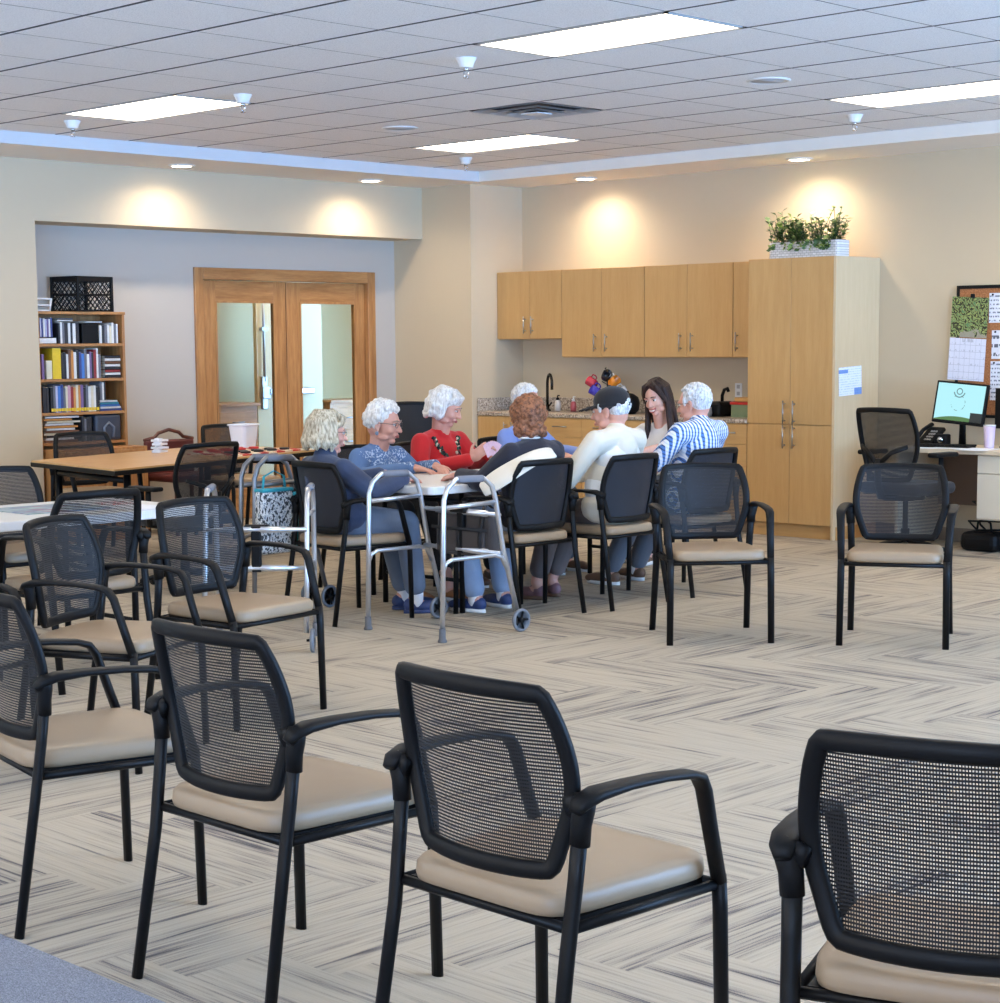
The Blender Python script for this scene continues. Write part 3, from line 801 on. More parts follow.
def make_guest_chair(label, group, mm=None):
    t = thing('guest_chair', label, 'chair', (0, 0, 0), 0, group)
    # seat: domed cushion, a little wider in front
    mb = MB()
    n = 40; rings = []
    def so(n_, g, z):
        o = []
        for i in range(n_):
            a = 2 * PI * i / n_; ca, sa = math.cos(a), math.sin(a); e = 2 / 7.0
            yy = math.copysign(abs(sa) ** e, sa) * (.232 - g); xx = math.copysign(abs(ca) ** e, ca) * ((.228 + .012 * yy / .23) - g)
            o.append((xx, yy + .012, z))
        return o
    prof = [(.014, .418), (.003, .422), (0, .434), (.002, .456), (.010, .466), (.03, .470), (.09, .473), (.2, .474)]
    vs = []; fs = []
    for g, z in prof: vs += so(n, g, z)
    for r in range(len(prof) - 1):
        for i in range(n):
            j = (i + 1) % n; fs.append([r * n + i, r * n + j, (r + 1) * n + j, (r + 1) * n + i])
    fs.append(list(range(n))[::-1]); fs.append([(len(prof) - 1) * n + i for i in range(n)])
    mb._add(vs, fs); mb.build('seat', M['vinyl'], t)
    mb = MB()
    for (a, b) in (((-.235, -.2, .408), (.235, -.2, .408)), ((-.245, .222, .408), (.245, .222, .408)), ((-.238, -.2, .408), (-.25, .222, .408)), ((.238, -.2, .408), (.25, .222, .408))): mb.sweep([a, b], .022, .022, n=8)
    mb.box((0, .01, .412), (.44, .40, .012)); mb.build('seat_frame', M['black_mt'], t)
    for s in (-1, 1):
        mb = MB(); mb.sweep([(s * .252, -.275, 0), (s * .243, -.215, .36), (s * .247, -.196, .5), (s * .25, -.182, .63)], [.034, .036, .036, .038], [.024, .026, .026, .028], n=10); mb.build('leg', M['black_mt'], t)
        mb = MB(); mb.sweep([(s * .257, .232, 0), (s * .254, .226, .36), (s * .253, .222, .43)], [.034, .036, .036], [.024, .026, .026], n=10); mb.build('leg', M['black_mt'], t)
        mb = MB()
        path = [(s * .260, -.212, .640), (s * .263, -.195, .656), (s * .266, -.16, .667), (s * .27, -.08, .671), (s * .271, .02, .668), (s * .270, .10, .660), (s * .268, .138, .648), (s * .265, .158, .618), (s * .260, .185, .53), (s * .254, .222, .415)]
        mb.sweep(path, [.03, .05, .056, .05, .048, .046, .044, .04, .036, .034], [.02, .026, .026, .02, .018, .019, .021, .022, .024, .026], (1, 0, 0), n=18, power=2.5)
        mb.sweep([(s * .249, -.186, .57), (s * .252, -.186, .61), (s * .258, -.186, .64), (s * .262, -.184, .665)], [.044, .045, .05, .052], [.034, .035, .038, .03], (1, 0, 0), n=16)
        mb.sweep([(s * .262, -.184, .648), (s * .235, -.19, .645), (s * .222, -.196, .64)], [.05, .042, .04], [.03, .024, .022], (0, 0, 1), n=14)
        mb.build('armrest', M['black_pl'], t)
    back_parts(t, M['black_pl'], mm or M['mesh'])
    return t
GA = 'black mesh chairs in the near row facing the tables'
GB = 'black mesh chairs in the row with their backs to the long white table'
GC = 'black mesh chairs around the game table'
GD = 'black mesh chairs standing alone in front of the pantry'
guest = make_guest_chair('mesh armchair second from the right in the near row, whole back facing us', GA)
guest_solid = make_guest_chair('mesh armchair carrying the person in the navy jacket', GC, M['mesh_solid'])
guest_solid.location = (-7.621, 6.606, 0); guest_solid.rotation_euler = (0, 0, D(353.2))
guest.location = (-2.467, 2.67, 0); guest.rotation_euler = (0, 0, D(358.9))
def gc(x, y, deg, label, group): return dup(guest_solid if group == GC else guest, (x, y, 0), D(deg), label, group)
gc(-3.33, 2.687, 359.6, 'mesh armchair in the near row between the cut-off left chair and the centre chair', GA)
gc(-4.242, 2.697, 348.3, 'mesh armchair of the near row cut by the left edge of the picture', GA)
gc(-1.577, 2.749, 19.2, 'mesh armchair cut by the right edge of the picture, nearest to us', GA)
gc(-5.664, 3.76, 296.2, 'mesh armchair turned right, middle one in the row behind the near row', GB)
gc(-5.933, 4.531, 278.8, 'mesh armchair turned right, with a silver walker behind its back', GB)
gc(-5.72, 3.06, 290, 'mesh armchair mostly hidden behind the leftmost near chair, white seat front showing', GB)
gc(-7.10, 4.51, 90.1, 'mesh armchair pushed up to the long white table, seen from behind', 'chairs at the long white table')
gc(-8.37, 5.02, 270, 'mesh armchair across the long white table, at the left picture edge', 'chairs at the long white table')
gc(-4.949, 7.909, 207.9, 'empty mesh armchair in front of the office chair, facing us', GD)
gc(-5.703, 7.37, 230.1, 'empty mesh armchair facing us beside the plaid-shirt person', GD)
gc(-7.023, 7.32, 88.6, 'mesh armchair carrying the brown-haired person, pale coat over its back', GC)
gc(-6.942, 7.963, 90.8, 'mesh armchair carrying the person in the black cap', GC)
gc(-6.93, 8.70, 88.0, 'mesh armchair carrying the person in the striped shirt', GC)
gc(-8.42, 7.54, 270, 'mesh armchair carrying the person in the blue embroidered sweatshirt', GC)
gc(-8.42, 8.08, 270, 'mesh armchair carrying the person in red', GC)
gc(-8.42, 8.85, 270, 'mesh armchair of the person in pale blue across the game table', GC)
gc(-8.03, 9.85, 180, 'mesh armchair carrying the laughing dark-haired person', GC)
gc(-11.42, 7.47, 262, 'mesh armchair between the wooden table and the bookcase', 'chairs at the wooden table')

# ------------------------------------------------------------------ swivel task chairs
def task_pt(u, z): 
    t = (z - ZB0) / (ZB1 - ZB0)
    return Vector((u * (.92 + .18 * t), -.225 - .09 * t + .05 * (u / .21) ** 2 + .02 * math.sin(PI * t), .50 + (z - ZB0) * 1.22))
def make_task(label, group, dz=0.0, solid=False, loop=False):
    t = thing('task_chair', label, 'office chair', (0, 0, 0), 0, group)
    for q in range(5):
        a = 2 * PI * q / 5 + .3; ca, sa = math.cos(a), math.sin(a)
        mb = MB(); mb.sweep([(ca * .03, sa * .03, .105), (ca * .16, sa * .16, .1), (ca * .29, sa * .29, .075)], [.05, .042, .03], [.04, .034, .026], n=8); b = mb.build('base_leg', M['black_pl'], t)
        mb = MB()
        for s in (-1, 1): mb.cyl((ca * .29 - sa * s * .008, sa * .29 + ca * s * .008, .03), (ca * .29 - sa * s * .028, sa * .29 + ca * s * .028, .03), .029, n=14)
        mb.cyl((ca * .29, sa * .29, .03), (ca * .29, sa * .29, .08), .009, n=8); mb.build('caster', M['black_pl'], b)
    mb = MB(); mb.cyl((0, 0, .08), (0, 0, .2), .03); mb.cyl((0, 0, .2), (0, 0, .40), .018); mb.box((0, -.03, .405), (.2, .24, .04), None, .012); mb.build('column', M['black_mt'], t)
    mb = MB(); mb.box((0, .015, .462), (.49, .47, .075), None, .035, 4); mb.build('seat', M['vinyl_blk'], t)
    mb = MB(); mb.sweep([(0, -.1, .40), (0, -.27, .41), (0, -.315, .5), (0, -.325, .66)], [.07, .07, .06, .045], .025, (1, 0, 0), n=8)
    for s in (-1, 1): mb.sweep([(0, -.322, .62), (s * .1, -.305, .70), (s * .19, -.25, .735)], [.04, .034, .026], .018, n=8)
    mb.build('back_support', M['black_pl'], t)
    back_parts(t, M['black_pl'], M['vinyl_blk'] if solid else M['mesh_dense'], .034, .026, 1.0, task_pt)
    for s in (-1, 1):
        mb = MB()
        if loop: mb.sweep([(s * .24, -.16, .45), (s * .3, -.18, .6), (s * .3, -.12, .7), (s * .3, .05, .71), (s * .3, .16, .66), (s * .28, .18, .54), (s * .24, .14, .45)], .034, .026, n=8)
        else:
            mb.sweep([(s * .2, -.02, .42), (s * .29, -.02, .44), (s * .295, -.02, .53), (s * .295, -.02, .665)], [.06, .055, .05, .045], [.025, .025, .03, .026], n=8)
            mb.box((s * .29, .01, .68), (.085, .25, .03), None, .013, 3)
        mb.build('armrest', M['black_pl'], t)
    return t
task = make_task('mesh office chair with T-arms on the near side of the wooden table', 'swivel office chairs')
gc(-11.62, 8.95, 270, 'mesh armchair beyond the wooden table, beside the white bin', 'chairs at the wooden table')
task.scale = (1, 1, .94); task.location = (-9.30, 6.71, 0); task.rotation_euler = (0, 0, D(95))
tg = dup(task, (-6.76, 10.9, 0), D(-4), 'mesh office chair with blue-lit arms at the desk'); tg.scale = (1, 1, 1.08)
tk = make_task('black padded high-back office chair behind the person in red', 'swivel office chairs', 0, True, True)
tk.location = (-9.30, 8.85, 0); tk.rotation_euler = (0, 0, D(266)); tk.scale = (1.0, 1.0, 1.12)

# maroon padded chair with arched carrying handle
M['maroon'] = plain('maroon_padding', (92, 36, 32), .5, var=.08)
M['maroon_wd'] = wood('maroon_stained_wood', (72, 34, 26), (104, 52, 38), 'Z', .4)
t = thing('padded_chair', 'maroon padded chair with arched handle beyond the wooden table', 'chair', (-12.12, 8.76, 0), D(270))
mb = MB(); mb.box((0, 0, .45), (.46, .42, .06), None, .025, 3); mb.build('seat', M['maroon'], t)
mb = MB(); mb.box((0, -.2, .58), (.48, .045, .33), None, .02, 3); mb.build('backrest', M['maroon'], t)
mb = MB(); mb.sweep([(-.24, -.2, .745), (-.14, -.2, .765), (-.1, -.2, .80), (0, -.2, .825), (.1, -.2, .80), (.14, -.2, .765), (.24, -.2, .745)], [.03] * 7, .028, (0, 0, 1), n=8); mb.build('crest_handle', M['maroon_wd'], t)
for sx in (-1, 1):
    for (sy, h) in ((-.2, .74), (.19, .44)):
        mb = MB(); mb.sweep([(sx * .215, sy, 0), (sx * .215, sy, h)], .035, n=8); mb.build('leg', M['maroon_wd'], t)

# ------------------------------------------------------------------ tables
M['tbl_white'] = plain('white_laminate', (222, 219, 214), .4, var=.01)
M['grey_leg'] = plain('grey_powder_coat', (112, 112, 114), .4, .3)
def folding_table(label, x0, x1, y0, y1, z, th, legs_x=True):
    t = thing('folding_table', label, 'table', ((x0 + x1) / 2, (y0 + y1) / 2, 0)); w, d = x1 - x0, y1 - y0
    mb = MB(); mb.prism(rrect(w, d, .05), z - th, z, .006); mb.build('tabletop', M['tbl_white'], t)
    for sy in (-1, 1):
        yy = sy * (d / 2 - .32)
        for sx in (-1, 1):
            mb = MB(); mb.cyl((sx * (w / 2 - .1), yy, 0), (sx * (w / 2 - .1), yy, z - th), .016); mb.build('leg', M['black_mt'], t)
        mb = MB(); mb.cyl((-w / 2 + .1, yy, .18), (w / 2 - .1, yy, .18), .011); mb.cyl((-w / 2 + .1, yy, z - th - .06), (w / 2 - .1, yy, z - th - .06), .011); mb.cyl((0, yy, z - th - .06), (0, yy - sy * .42, z - th - .01), .01); mb.build('leg_brace', M['black_mt'], t)
    return t
folding_table('white game table with the seated people around it', -8.0, -7.16, 6.80, 9.24, .73, .045)
folding_table('long white table at the left edge, behind the row of chairs', -8.1, -7.3, 2.85, 5.36, .72, .045)
M['tbl_wood'] = wood('honey_wood_laminate', (196, 148, 92), (212, 168, 112), 'Y', .32)
ta = D(16.5); TCX, TCY = -10.55, 7.50
t = thing('wooden_table', 'honey-coloured wooden table with black edge in front of the glazed doors', 'table', (TCX, TCY, 0), ta)
def to_local(x, y):
    c, s = math.cos(ta), math.sin(ta); x -= TCX; y -= TCY; return (c * x + s * y, -s * x + c * y)
tpoly = [to_local(*q) for q in ((-9.65, 6.45), (-10.31, 8.68), (-11.42, 8.53), (-10.86, 6.60))]
mb = MB(); mb.prism(tpoly, .712, .74, .002); mb.build('tabletop', M['tbl_wood'], t)
mb = MB(); mb.prism([(x * 1.008, y * 1.005) for x, y in tpoly], .698, .728, .004); mb.build('edge_band', M['black_pl'], t)
tcx_, tcy_ = sum(p[0] for p in tpoly) / 4, sum(p[1] for p in tpoly) / 4
tl_ = {k_: (tcx_ + (p[0] - tcx_) * .82, tcy_ + (p[1] - tcy_) * .82) for k_, p in zip(((1, -1), (1, 1), (-1, 1), (-1, -1)), tpoly)}
for sy in (-1, 1):
    for sx in (-1, 1):
        lx_, ly_ = tl_[(sx, sy)]; mb = MB(); mb.sweep([(lx_, ly_, 0), (lx_, ly_, .70)], .05, n=8); mb.build('leg', M['black_mt'], t)
    mb = MB(); mb.sweep([tl_[(-1, sy)] + (.65,), tl_[(1, sy)] + (.65,)], .04, n=8); mb.build('cross_rail', M['black_mt'], t)

def on_table(x, y): # world from the wooden table's own axes
    c, s = math.cos(ta), math.sin(ta); return (TCX + c * x - s * y, TCY + s * x + c * y)
# checkers mat with discs
k = NT('checkers_mat'); ck = k.n('ShaderNodeTexChecker', inp={'Vector': k.mapped((1, 1, 0), (0, 0, 0), (.4, .4, 0)), 'Color1': lin((226, 216, 190)), 'Color2': lin((190, 50, 46)), 'Scale': 10.0})
k.color(ck.outputs[0]); k.bump(k.noise(k.obj(), 200), .3, .004); k.set(.9)
px_, py_ = on_table(.27, .56)
o = MB().prism(rrect(.5, .8, .01), 0, .008).build('checkers_mat', k.m, None, (px_, py_, .741), (0, 0, ta)); tag(o, 'red and cream checkers mat spread on the wooden table', 'game mat')
M['disc_r'] = plain('disc_red', (196, 42, 38), .4); M['disc_b'] = plain('disc_black', (24, 24, 26), .4)
pr = {}
words = ['first', 'second', 'third', 'fourth', 'fifth', 'sixth', 'seventh', 'eighth', 'ninth', 'tenth', 'eleventh', 'twelfth', 'thirteenth', 'fourteenth', 'fifteenth', 'sixteenth', 'seventeenth', 'eighteenth', 'nineteenth', 'twentieth']
for colr in 'rb':
    for q in range(8):
        r_, c_ = divmod(q, 4)
        lx = (.07 + .08 * r_) if colr == 'r' else (.34 + .08 * r_); ly = .20 + .16 * c_ + .08 * (r_ % 2) + .04
        x_, y_ = on_table(lx, ly)
        nm = 'red' if colr == 'r' else 'black'
        lb = '%s checkers disc, %s from the left in the %s %s row' % (nm, words[c_], 'back' if r_ == 0 else 'front', nm)
        if colr not in pr:
            pr[colr] = MB().lathe([(.034, 0), (.037, .003), (.037, .011), (.033, .014), (.02, .011), (0, .011)]).build('checkers_disc', M['disc_' + colr], None, (x_, y_, .75)); tag(pr[colr], lb, 'game piece', nm + ' checkers discs')
        else:
            dup(pr[colr], (x_, y_, .75), 0, lb)
# white bin, stacked trays
M['bin'] = plain('white_bin_plastic', (226, 228, 232), .35, var=.02)
bx_, by_ = -10.92, 8.44
t = thing('plastic_bin', 'white tapered plastic bin at the far edge of the wooden table', 'bin', (bx_, by_, .741), ta)
mb = MB(); mb.smooth = False
lo, hi = rrect(.13, .15, .03), rrect(.16, .19, .03); li, hi2 = rrect(.12, .14, .03), rrect(.15, .18, .03); n = len(lo)
mb._add([(x, y, 0) for x, y in lo] + [(x, y, .17) for x, y in hi] + [(x, y, .17) for x, y in hi2] + [(x, y, .008) for x, y in li], [[r * n + i, r * n + (i + 1) % n, (r + 1) * n + (i + 1) % n, (r + 1) * n + i] for r in range(3) for i in range(n)] + [list(range(n))[::-1], [3 * n + i for i in range(n)]]); mb.build('tub', M['bin'], t)
mb = MB(); mb.sweep([(x, y, .17) for x, y in rrect(.165, .195, .03)], .018, .014, n=8, closed=True); mb.build('rim', M['bin'], t)
for q in range(4):
    x_, y_ = on_table(-.30, .28); lb = ['bottom', 'second lowest', 'second highest', 'top'][q] + ' white card rack in the stack on the wooden table'
    o = MB().box((0, 0, .008), (.07, .11, .016), None, .003).box((0, -.03 + .02 * (q % 2), .019), (.055, .03, .010), None, .002).build('card_rack', M['bin'], None, (x_, y_, .741 + q * .026), (0, 0, ta + [.1, -.25, .2, -.1][q])); tag(o, lb, 'card rack', 'white card racks in a stack')
# papers on the long white table
M['paper'] = plain('paper_white', (236, 238, 242), .7, var=.01)
k = NT('printed_card'); n1 = k.noise(k.mapped((40, 40, 40)), 1.2, 2); k.color(k.ramp(n1, [(.45, lin((240, 232, 230))), (.55, lin((206, 96, 100)))])); k.set(.6); M['pcard'] = k.m
o = MB().span((-.14, -.105, 0), (.14, .105, .002)).build('paper_sheet', M['paper'], None, (-7.46, 5.12, .7215), (0, 0, .2)); tag(o, 'white paper sheet on the right end of the long white table', 'paper')
o = MB().span((-.09, -.07, 0), (.09, .07, .003)).build('printed_card', M['pcard'], None, (-7.72, 5.16, .7215), (0, 0, .1)); tag(o, 'pink and white printed card on the long white table', 'card')
k = NT('colourful_placemat'); n1 = k.noise(k.mapped((9, 3, 9)), 2, 3); k.color(k.ramp(n1, [(.3, lin((90, 130, 110))), (.45, lin((176, 188, 190))), (.55, lin((110, 134, 160))), (.7, lin((190, 110, 104)))])); k.set(.6)
o = MB().span((-.2, -.24, 0), (.2, .24, .003)).build('placemat', k.m, None, (-7.72, 4.78, .7215), (0, 0, 0)); tag(o, 'colourful patterned sheet on the white table, seen through a chair mesh', 'placemat')

# ------------------------------------------------------------------ walkers
M['alum'] = plain('anodised_aluminium', (206, 208, 212), .28, .85, var=.02)
M['alum_dk'] = plain('grey_anodised_tube', (132, 132, 134), .35, .7, var=.02)
M['grip'] = plain('grey_foam_grip', (122, 124, 132), .7)
M['rubber'] = plain('grey_rubber_tip', (98, 98, 100), .8)
M['tyre'] = plain('walker_wheel_grey', (120, 122, 126), .5)
def side_frame(t, x, mt, wheel=True, yb=0.0, L=.52, Hh=.82):
    R_ = .012
    mb = MB()
    arch = [(x, yb, .04), (x, yb + .012, .45), (x, yb + .02, Hh - .1), (x, yb + .045, Hh - .04), (x, yb + .1, Hh), (x, yb + .29, Hh - .005), (x, yb + .345, Hh - .045), (x, yb + .37, Hh - .11), (x, yb + .42, .45), (x, yb + L, .1)]
    mb.sweep(arch, .027, n=10); mb.sweep([(x, yb + .018, Hh - .14), (x, yb + .375, Hh - .13)], .024, n=8)
    mb.sweep([(x, yb + .012, .36), (x, yb + .03, .40), (x, yb + .07, .415), (x, yb + .36, .415), (x, yb + .41, .40), (x, yb + .45, .33)], .022, n=8)
    s = mb.build('side_frame', mt, t)
    mb = MB(); mb.sweep([(x, yb + .11, Hh), (x, yb + .28, Hh - .004)], .037, n=12); mb.build('hand_grip', M['grip'], s)
    mb = MB(); mb.lathe([(.022, 0), (.024, .006), (.018, .02), (.017, .07)], (x, yb, 0)); mb.build('rubber_tip', M['rubber'], s)
    if wheel:
        o = .03 if x > 0 else -.03
        mb = MB(); mb.lathe([(.048, -.011), (.058, -.009), (.062, 0), (.058, .009), (.048, .011), (.048, -.011)], (x + o, yb + L, .062), n=24, axis='X'); w_ = mb.build('wheel', M['tyre'], s)
        mb = MB(); mb.cyl((x + o - .012, yb + L, .062), (x + o + .012, yb + L, .062), .014)
        for q in range(5):
            a = 2 * PI * q / 5; mb.sweep([(x + o, yb + L, .062), (x + o, yb + L + .05 * math.cos(a), .062 + .05 * math.sin(a))], .012, n=6)
        mb.cyl((x, yb + L, .062), (x + o, yb + L, .062), .007, n=8)
        mb.build('spokes', M['black_pl'], w_)
    else:
        mb = MB(); mb.lathe([(.022, 0), (.024, .006), (.018, .02), (.017, .1)], (x, yb + L, 0)); mb.build('rubber_tip', M['rubber'], s)
def walker(label, loc, deg, w=.58, mt=None, fold=False):
    t = thing('walker', label, 'walker', loc, D(deg)); mt = mt or M['alum']
    side_frame(t, -w / 2, mt); side_frame(t, w / 2, mt)
    mb = MB()
    for z in (.62, .42): mb.sweep([(-w / 2, .40, z), (w / 2, .40, z)], .024, n=8)
    for z in (.62, .42): mb.sweep([(-w / 2 + .1, .40, z), (w / 2 - .1, .40, z)], .034, n=8)
    mb.build('front_crossbar', mt, t)
    mb = MB(); mb.box((0, .40, .52), (.05, .03, .24), None, .008); mb.box((0, .385, .63), (.12, .04, .03), None, .008); mb.build('folding_latch', M['black_pl'], t)
    return t
walker('aluminium walker with a dark pouch, standing at the end of the game table', (-6.90, 6.345, 0), -3, .60)
M['pouch'] = cloth('dark_brown_pouch', (62, 54, 50), .2); M['strap'] = plain('black_webbing', (24, 24, 26), .7)
t = thing('walker_pouch', 'dark brown pouch with black straps hanging on the walker front', 'pouch', (-6.88, 6.80, .38))
mb = MB(); mb.box((0, 0, .12), (.42, .09, .24), None, .035, 4); mb.build('body', M['pouch'], t)
mb = MB(); mb.box((-.1, -.055, .085), (.16, .03, .13), None, .012); mb.box((.09, -.055, .085), (.16, .03, .13), None, .012); mb.build('pocket', M['pouch'], t)
mb = MB()
for sx in (-.15, -.01, .15): mb.sweep([(sx, -.06, .0), (sx, -.075, .1), (sx, -.05, .23), (sx, -.02, .29), (sx, .03, .26)], .03, .006, (1, 0, 0), n=6)
mb.sweep([(-.21, -.074, .15), (.21, -.074, .15)], .02, .005, (0, 0, 1), n=6); mb.build('strap', M['strap'], t)
# walker behind the chair row, seen end-on
walker('bright aluminium walker seen end-on behind a mesh chair', (-7.43, 5.87, 0), 225, .50).scale = (1, 1, .96)
# grey folded walker with patterned bag
t = walker('grey folded walker beside the navy-jacket person, patterned bag on it', (-8.07, 6.24, 0), 0, .12, M['alum_dk'])
t.scale = (1, 1, 1.07)
k = NT('patterned_fabric'); n1 = k.noise(k.mapped((46, 46, 30)), 1.4, 2, .5)
k.color(k.ramp(n1, [(.40, lin((62, 66, 70))), (.46, lin((196, 198, 198))), (.54, lin((226, 226, 222))), (.60, lin((140, 152, 160)))], 'CONSTANT')); k.bump(n1, .2); k.set(.85); M['pattern'] = k.m
M['teal'] = cloth('teal_trim', (40, 150, 165), .1)
t = thing('hanging_bag', 'white and grey patterned bag with teal trim hung on the grey walker', 'bag', (-7.955, 6.33, .45), D(90))
mb = MB(); mb.box((.02, 0, .08), (.24, .09, .36), None, .04, 4); mb.build('body', M['pattern'], t)
mb = MB(); mb.sweep([(.13, -.048, -.06), (.135, -.05, .08), (.13, -.048, .24)], .03, .012, (1, 0, 0), n=8); mb.box((.02, 0, .255), (.22, .085, .02), None, .008); mb.build('trim', M['teal'], t)
mb = MB(); mb.sweep([(-.06, 0, .25), (-.05, 0, .33), (.02, 0, .36), (.09, 0, .33), (.1, 0, .25)], .022, .006, (0, 1, 0), n=8); mb.build('handle', M['teal'], t)
# ------------------------------------------------------------------ desk corner
DX0, DXR, DYF, DZT = -7.28, -5.4, 11.5, .73
M['desk_top'] = plain('desk_laminate', (216, 200, 172), .45, var=.02)
M['desk_dark'] = plain('desk_taupe_panel', (112, 92, 78), .6, var=.03)
M['ped'] = plain('putty_metal', (222, 212, 190), .45, var=.01)
t = thing('office_desk', 'office desk with putty drawer pedestal against the back wall', 'desk', (DX0, YK, 0))
mb = MB(); mb.span((0, -.68, DZT - .03), (1.88, -.015, DZT), .004); mb.build('desktop', M['desk_top'], t)
mb = MB(); mb.span((.03, -.05, .28), (1.85, -.03, DZT - .03)); mb.build('modesty_panel', M['desk_dark'], t)
mb = MB(); mb.span((.01, -.6, 0), (.035, -.03, DZT - .03)); mb.build('end_panel', M['desk_top'], t)
mb = MB(); mb.span((1.845, -.6, 0), (1.87, -.03, DZT - .03)); mb.build('end_panel', M['desk_top'], t)
mb = MB(); mb.span((.70, -.63, .24), (1.12, -.06, DZT - .03)); mb.build('pedestal', M['ped'], t)
for z0, z1 in ((.57, .695), (.25, .565)):
    mb = MB(); mb.span((.703, -.65, z0), (1.117, -.63, z1), .004); mb.build('drawer', M['ped'], t)
# bulletin board and papers
BXL = -7.14
t = thing('bulletin_board', 'cork bulletin board with black frame at the right edge', 'board', (BXL, YK, 1.2))
k = NT('cork'); n1 = k.noise(k.obj(), 90, 4, .7); k.color(k.ramp(n1, [(.35, lin((140, 84, 48))), (.65, lin((196, 132, 82)))])); k.set(.9)
mb = MB(); mb.span((.015, -.012, -.25), (1.2, -.002, .68)); mb.build('cork_panel', k.m, t)
mb = MB()
for a, b in (((0, -.02, -.27), (.022, -.001, .70)), ((1.19, -.02, -.27), (1.212, -.001, .70)), ((.02, -.02, .675), (1.2, -.001, .70)), ((.02, -.02, -.27), (1.2, -.001, -.248))): mb.span(a, b)
mb.build('frame', M['black_pl'], t)
def ink(name, bg, fg, sx, sz, thr=.5, hdr=None):
    k = NT(name); s = k.n('ShaderNodeSeparateXYZ', inp={0: k.obj()})
    ln = k.math('LESS_THAN', k.math('FLOORED_MODULO', k.math('MULTIPLY', s.outputs[2], sz), 1.0), .4)
    nz = k.math('GREATER_THAN', k.noise(k.mapped((sx, 1, sz)), 1.0, 1), thr)
    k.color(k.mix(k.math('MULTIPLY', ln, nz), lin(bg), lin(fg))); k.set(.75); return k.m
M['ink_a'] = ink('typed_sheet', (228, 230, 238), (120, 124, 140), 90, 34)
M['ink_b'] = ink('schedule_sheet', (224, 226, 234), (96, 98, 112), 40, 16, .46)
# wall calendar: picture page above, month page below
k = NT('calendar_photo'); v = k.mapped((9, 9, 9)); n1 = k.noise(v, 1.0, 5, .65); n2 = k.n('ShaderNodeTexWave', wave_type='BANDS', inp={'Vector': k.mapped((1, 1, 1), (0, D(50), 0)), 'Scale': 9.0, 'Distortion': 14.0, 'Detail': 3.0, 'Detail Scale': 2.5}).outputs[1]
s = k.n('ShaderNodeSeparateXYZ', inp={0: k.obj()})
tree = k.ramp(k.math('ADD', k.math('MULTIPLY', n1, .5), k.math('MULTIPLY', n2, .5)), [(.3, lin((34, 34, 18))), (.45, lin((96, 104, 44))), (.58, lin((186, 190, 112))), (.72, lin((90, 128, 84)))])
path = k.math('MULTIPLY', k.math('LESS_THAN', s.outputs[2], k.math('ADD', -.27, k.math('MULTIPLY', k.math('SUBTRACT', n1, .42), .25))), k.math('GREATER_THAN', s.outputs[0], .08))
k.color(k.mix(k.math('MULTIPLY', path, .85), tree, lin((168, 156, 140)))); k.set(.4); M['calpic'] = k.m
k = NT('calendar_month'); s = k.n('ShaderNodeSeparateXYZ', inp={0: k.obj()})
gx = k.math('LESS_THAN', k.math('FLOORED_MODULO', k.math('MULTIPLY', s.outputs[0], 23.0), 1.0), .06); gz = k.math('LESS_THAN', k.math('FLOORED_MODULO', k.math('MULTIPLY', s.outputs[2], 20.0), 1.0), .06)
num = k.math('MULTIPLY', k.math('LESS_THAN', k.math('FLOORED_MODULO', k.math('MULTIPLY', s.outputs[2], 20.0), 1.0), .35), k.math('GREATER_THAN', k.noise(k.mapped((70, 1, 50)), 1.0, 1), .62))
hd = k.math('MULTIPLY', k.math('GREATER_THAN', s.outputs[2], -.028), k.math('GREATER_THAN', k.noise(k.mapped((90, 1, 20)), 1.0, 1), .5))
hd = k.math('MULTIPLY', hd, k.math('LESS_THAN', k.math('ABSOLUTE', k.math('SUBTRACT', s.outputs[0], .15)), .05))
k.color(k.mix(k.math('MULTIPLY', k.math('MAXIMUM', k.math('MAXIMUM', gx, gz), k.math('MAXIMUM', num, hd)), .4), lin((222, 224, 236)), lin((110, 114, 130)))); k.set(.7); M['calmonth'] = k.m
t = thing('wall_calendar', 'wall calendar with a tree-lined road picture on the cork board', 'calendar', (-7.168, YK - .024, 1.822)); t.rotation_euler = (0, D(3.0), 0)
mb = MB(); mb.span((0, -.004, -.295), (.30, 0, 0)); mb.build('picture_page', M['calpic'], t)
mb = MB(); mb.span((0, -.004, -.31), (.30, 0, 0)); p = mb.build('month_page', M['calmonth'], t, (0, 0, -.302))
mb = MB(); mb.box((.17, -.012, .01), (.03, .02, .03), None, .006); mb.build('binder_clip', M['black_pl'], t)
for (x, z1, z0, lb, mt) in ((-6.872, 1.84, 1.625, 'typed sheet pinned at the top right of the cork board', 'ink_a'), (-6.845, 1.57, 1.362, 'schedule sheet pinned under the typed sheet on the cork board', 'ink_b'), (-6.85, 1.345, 1.06, 'lowest white sheet pinned on the cork board beside the monitor', 'ink_a')):
    t = thing('pinned_sheet', lb, 'paper', (x, YK - .0135, z1), 0, 'sheets on the cork board')
    mb = MB(); mb.span((0, -.003, z0 - z1), (.22, 0, 0)); mb.build('sheet', M[mt], t)
    mb = MB(); mb.ell((.03, -.008, -.012), (.008, .008, .008), nu=8, nv=6); mb.build('push_pin', M['black_pl'], t)
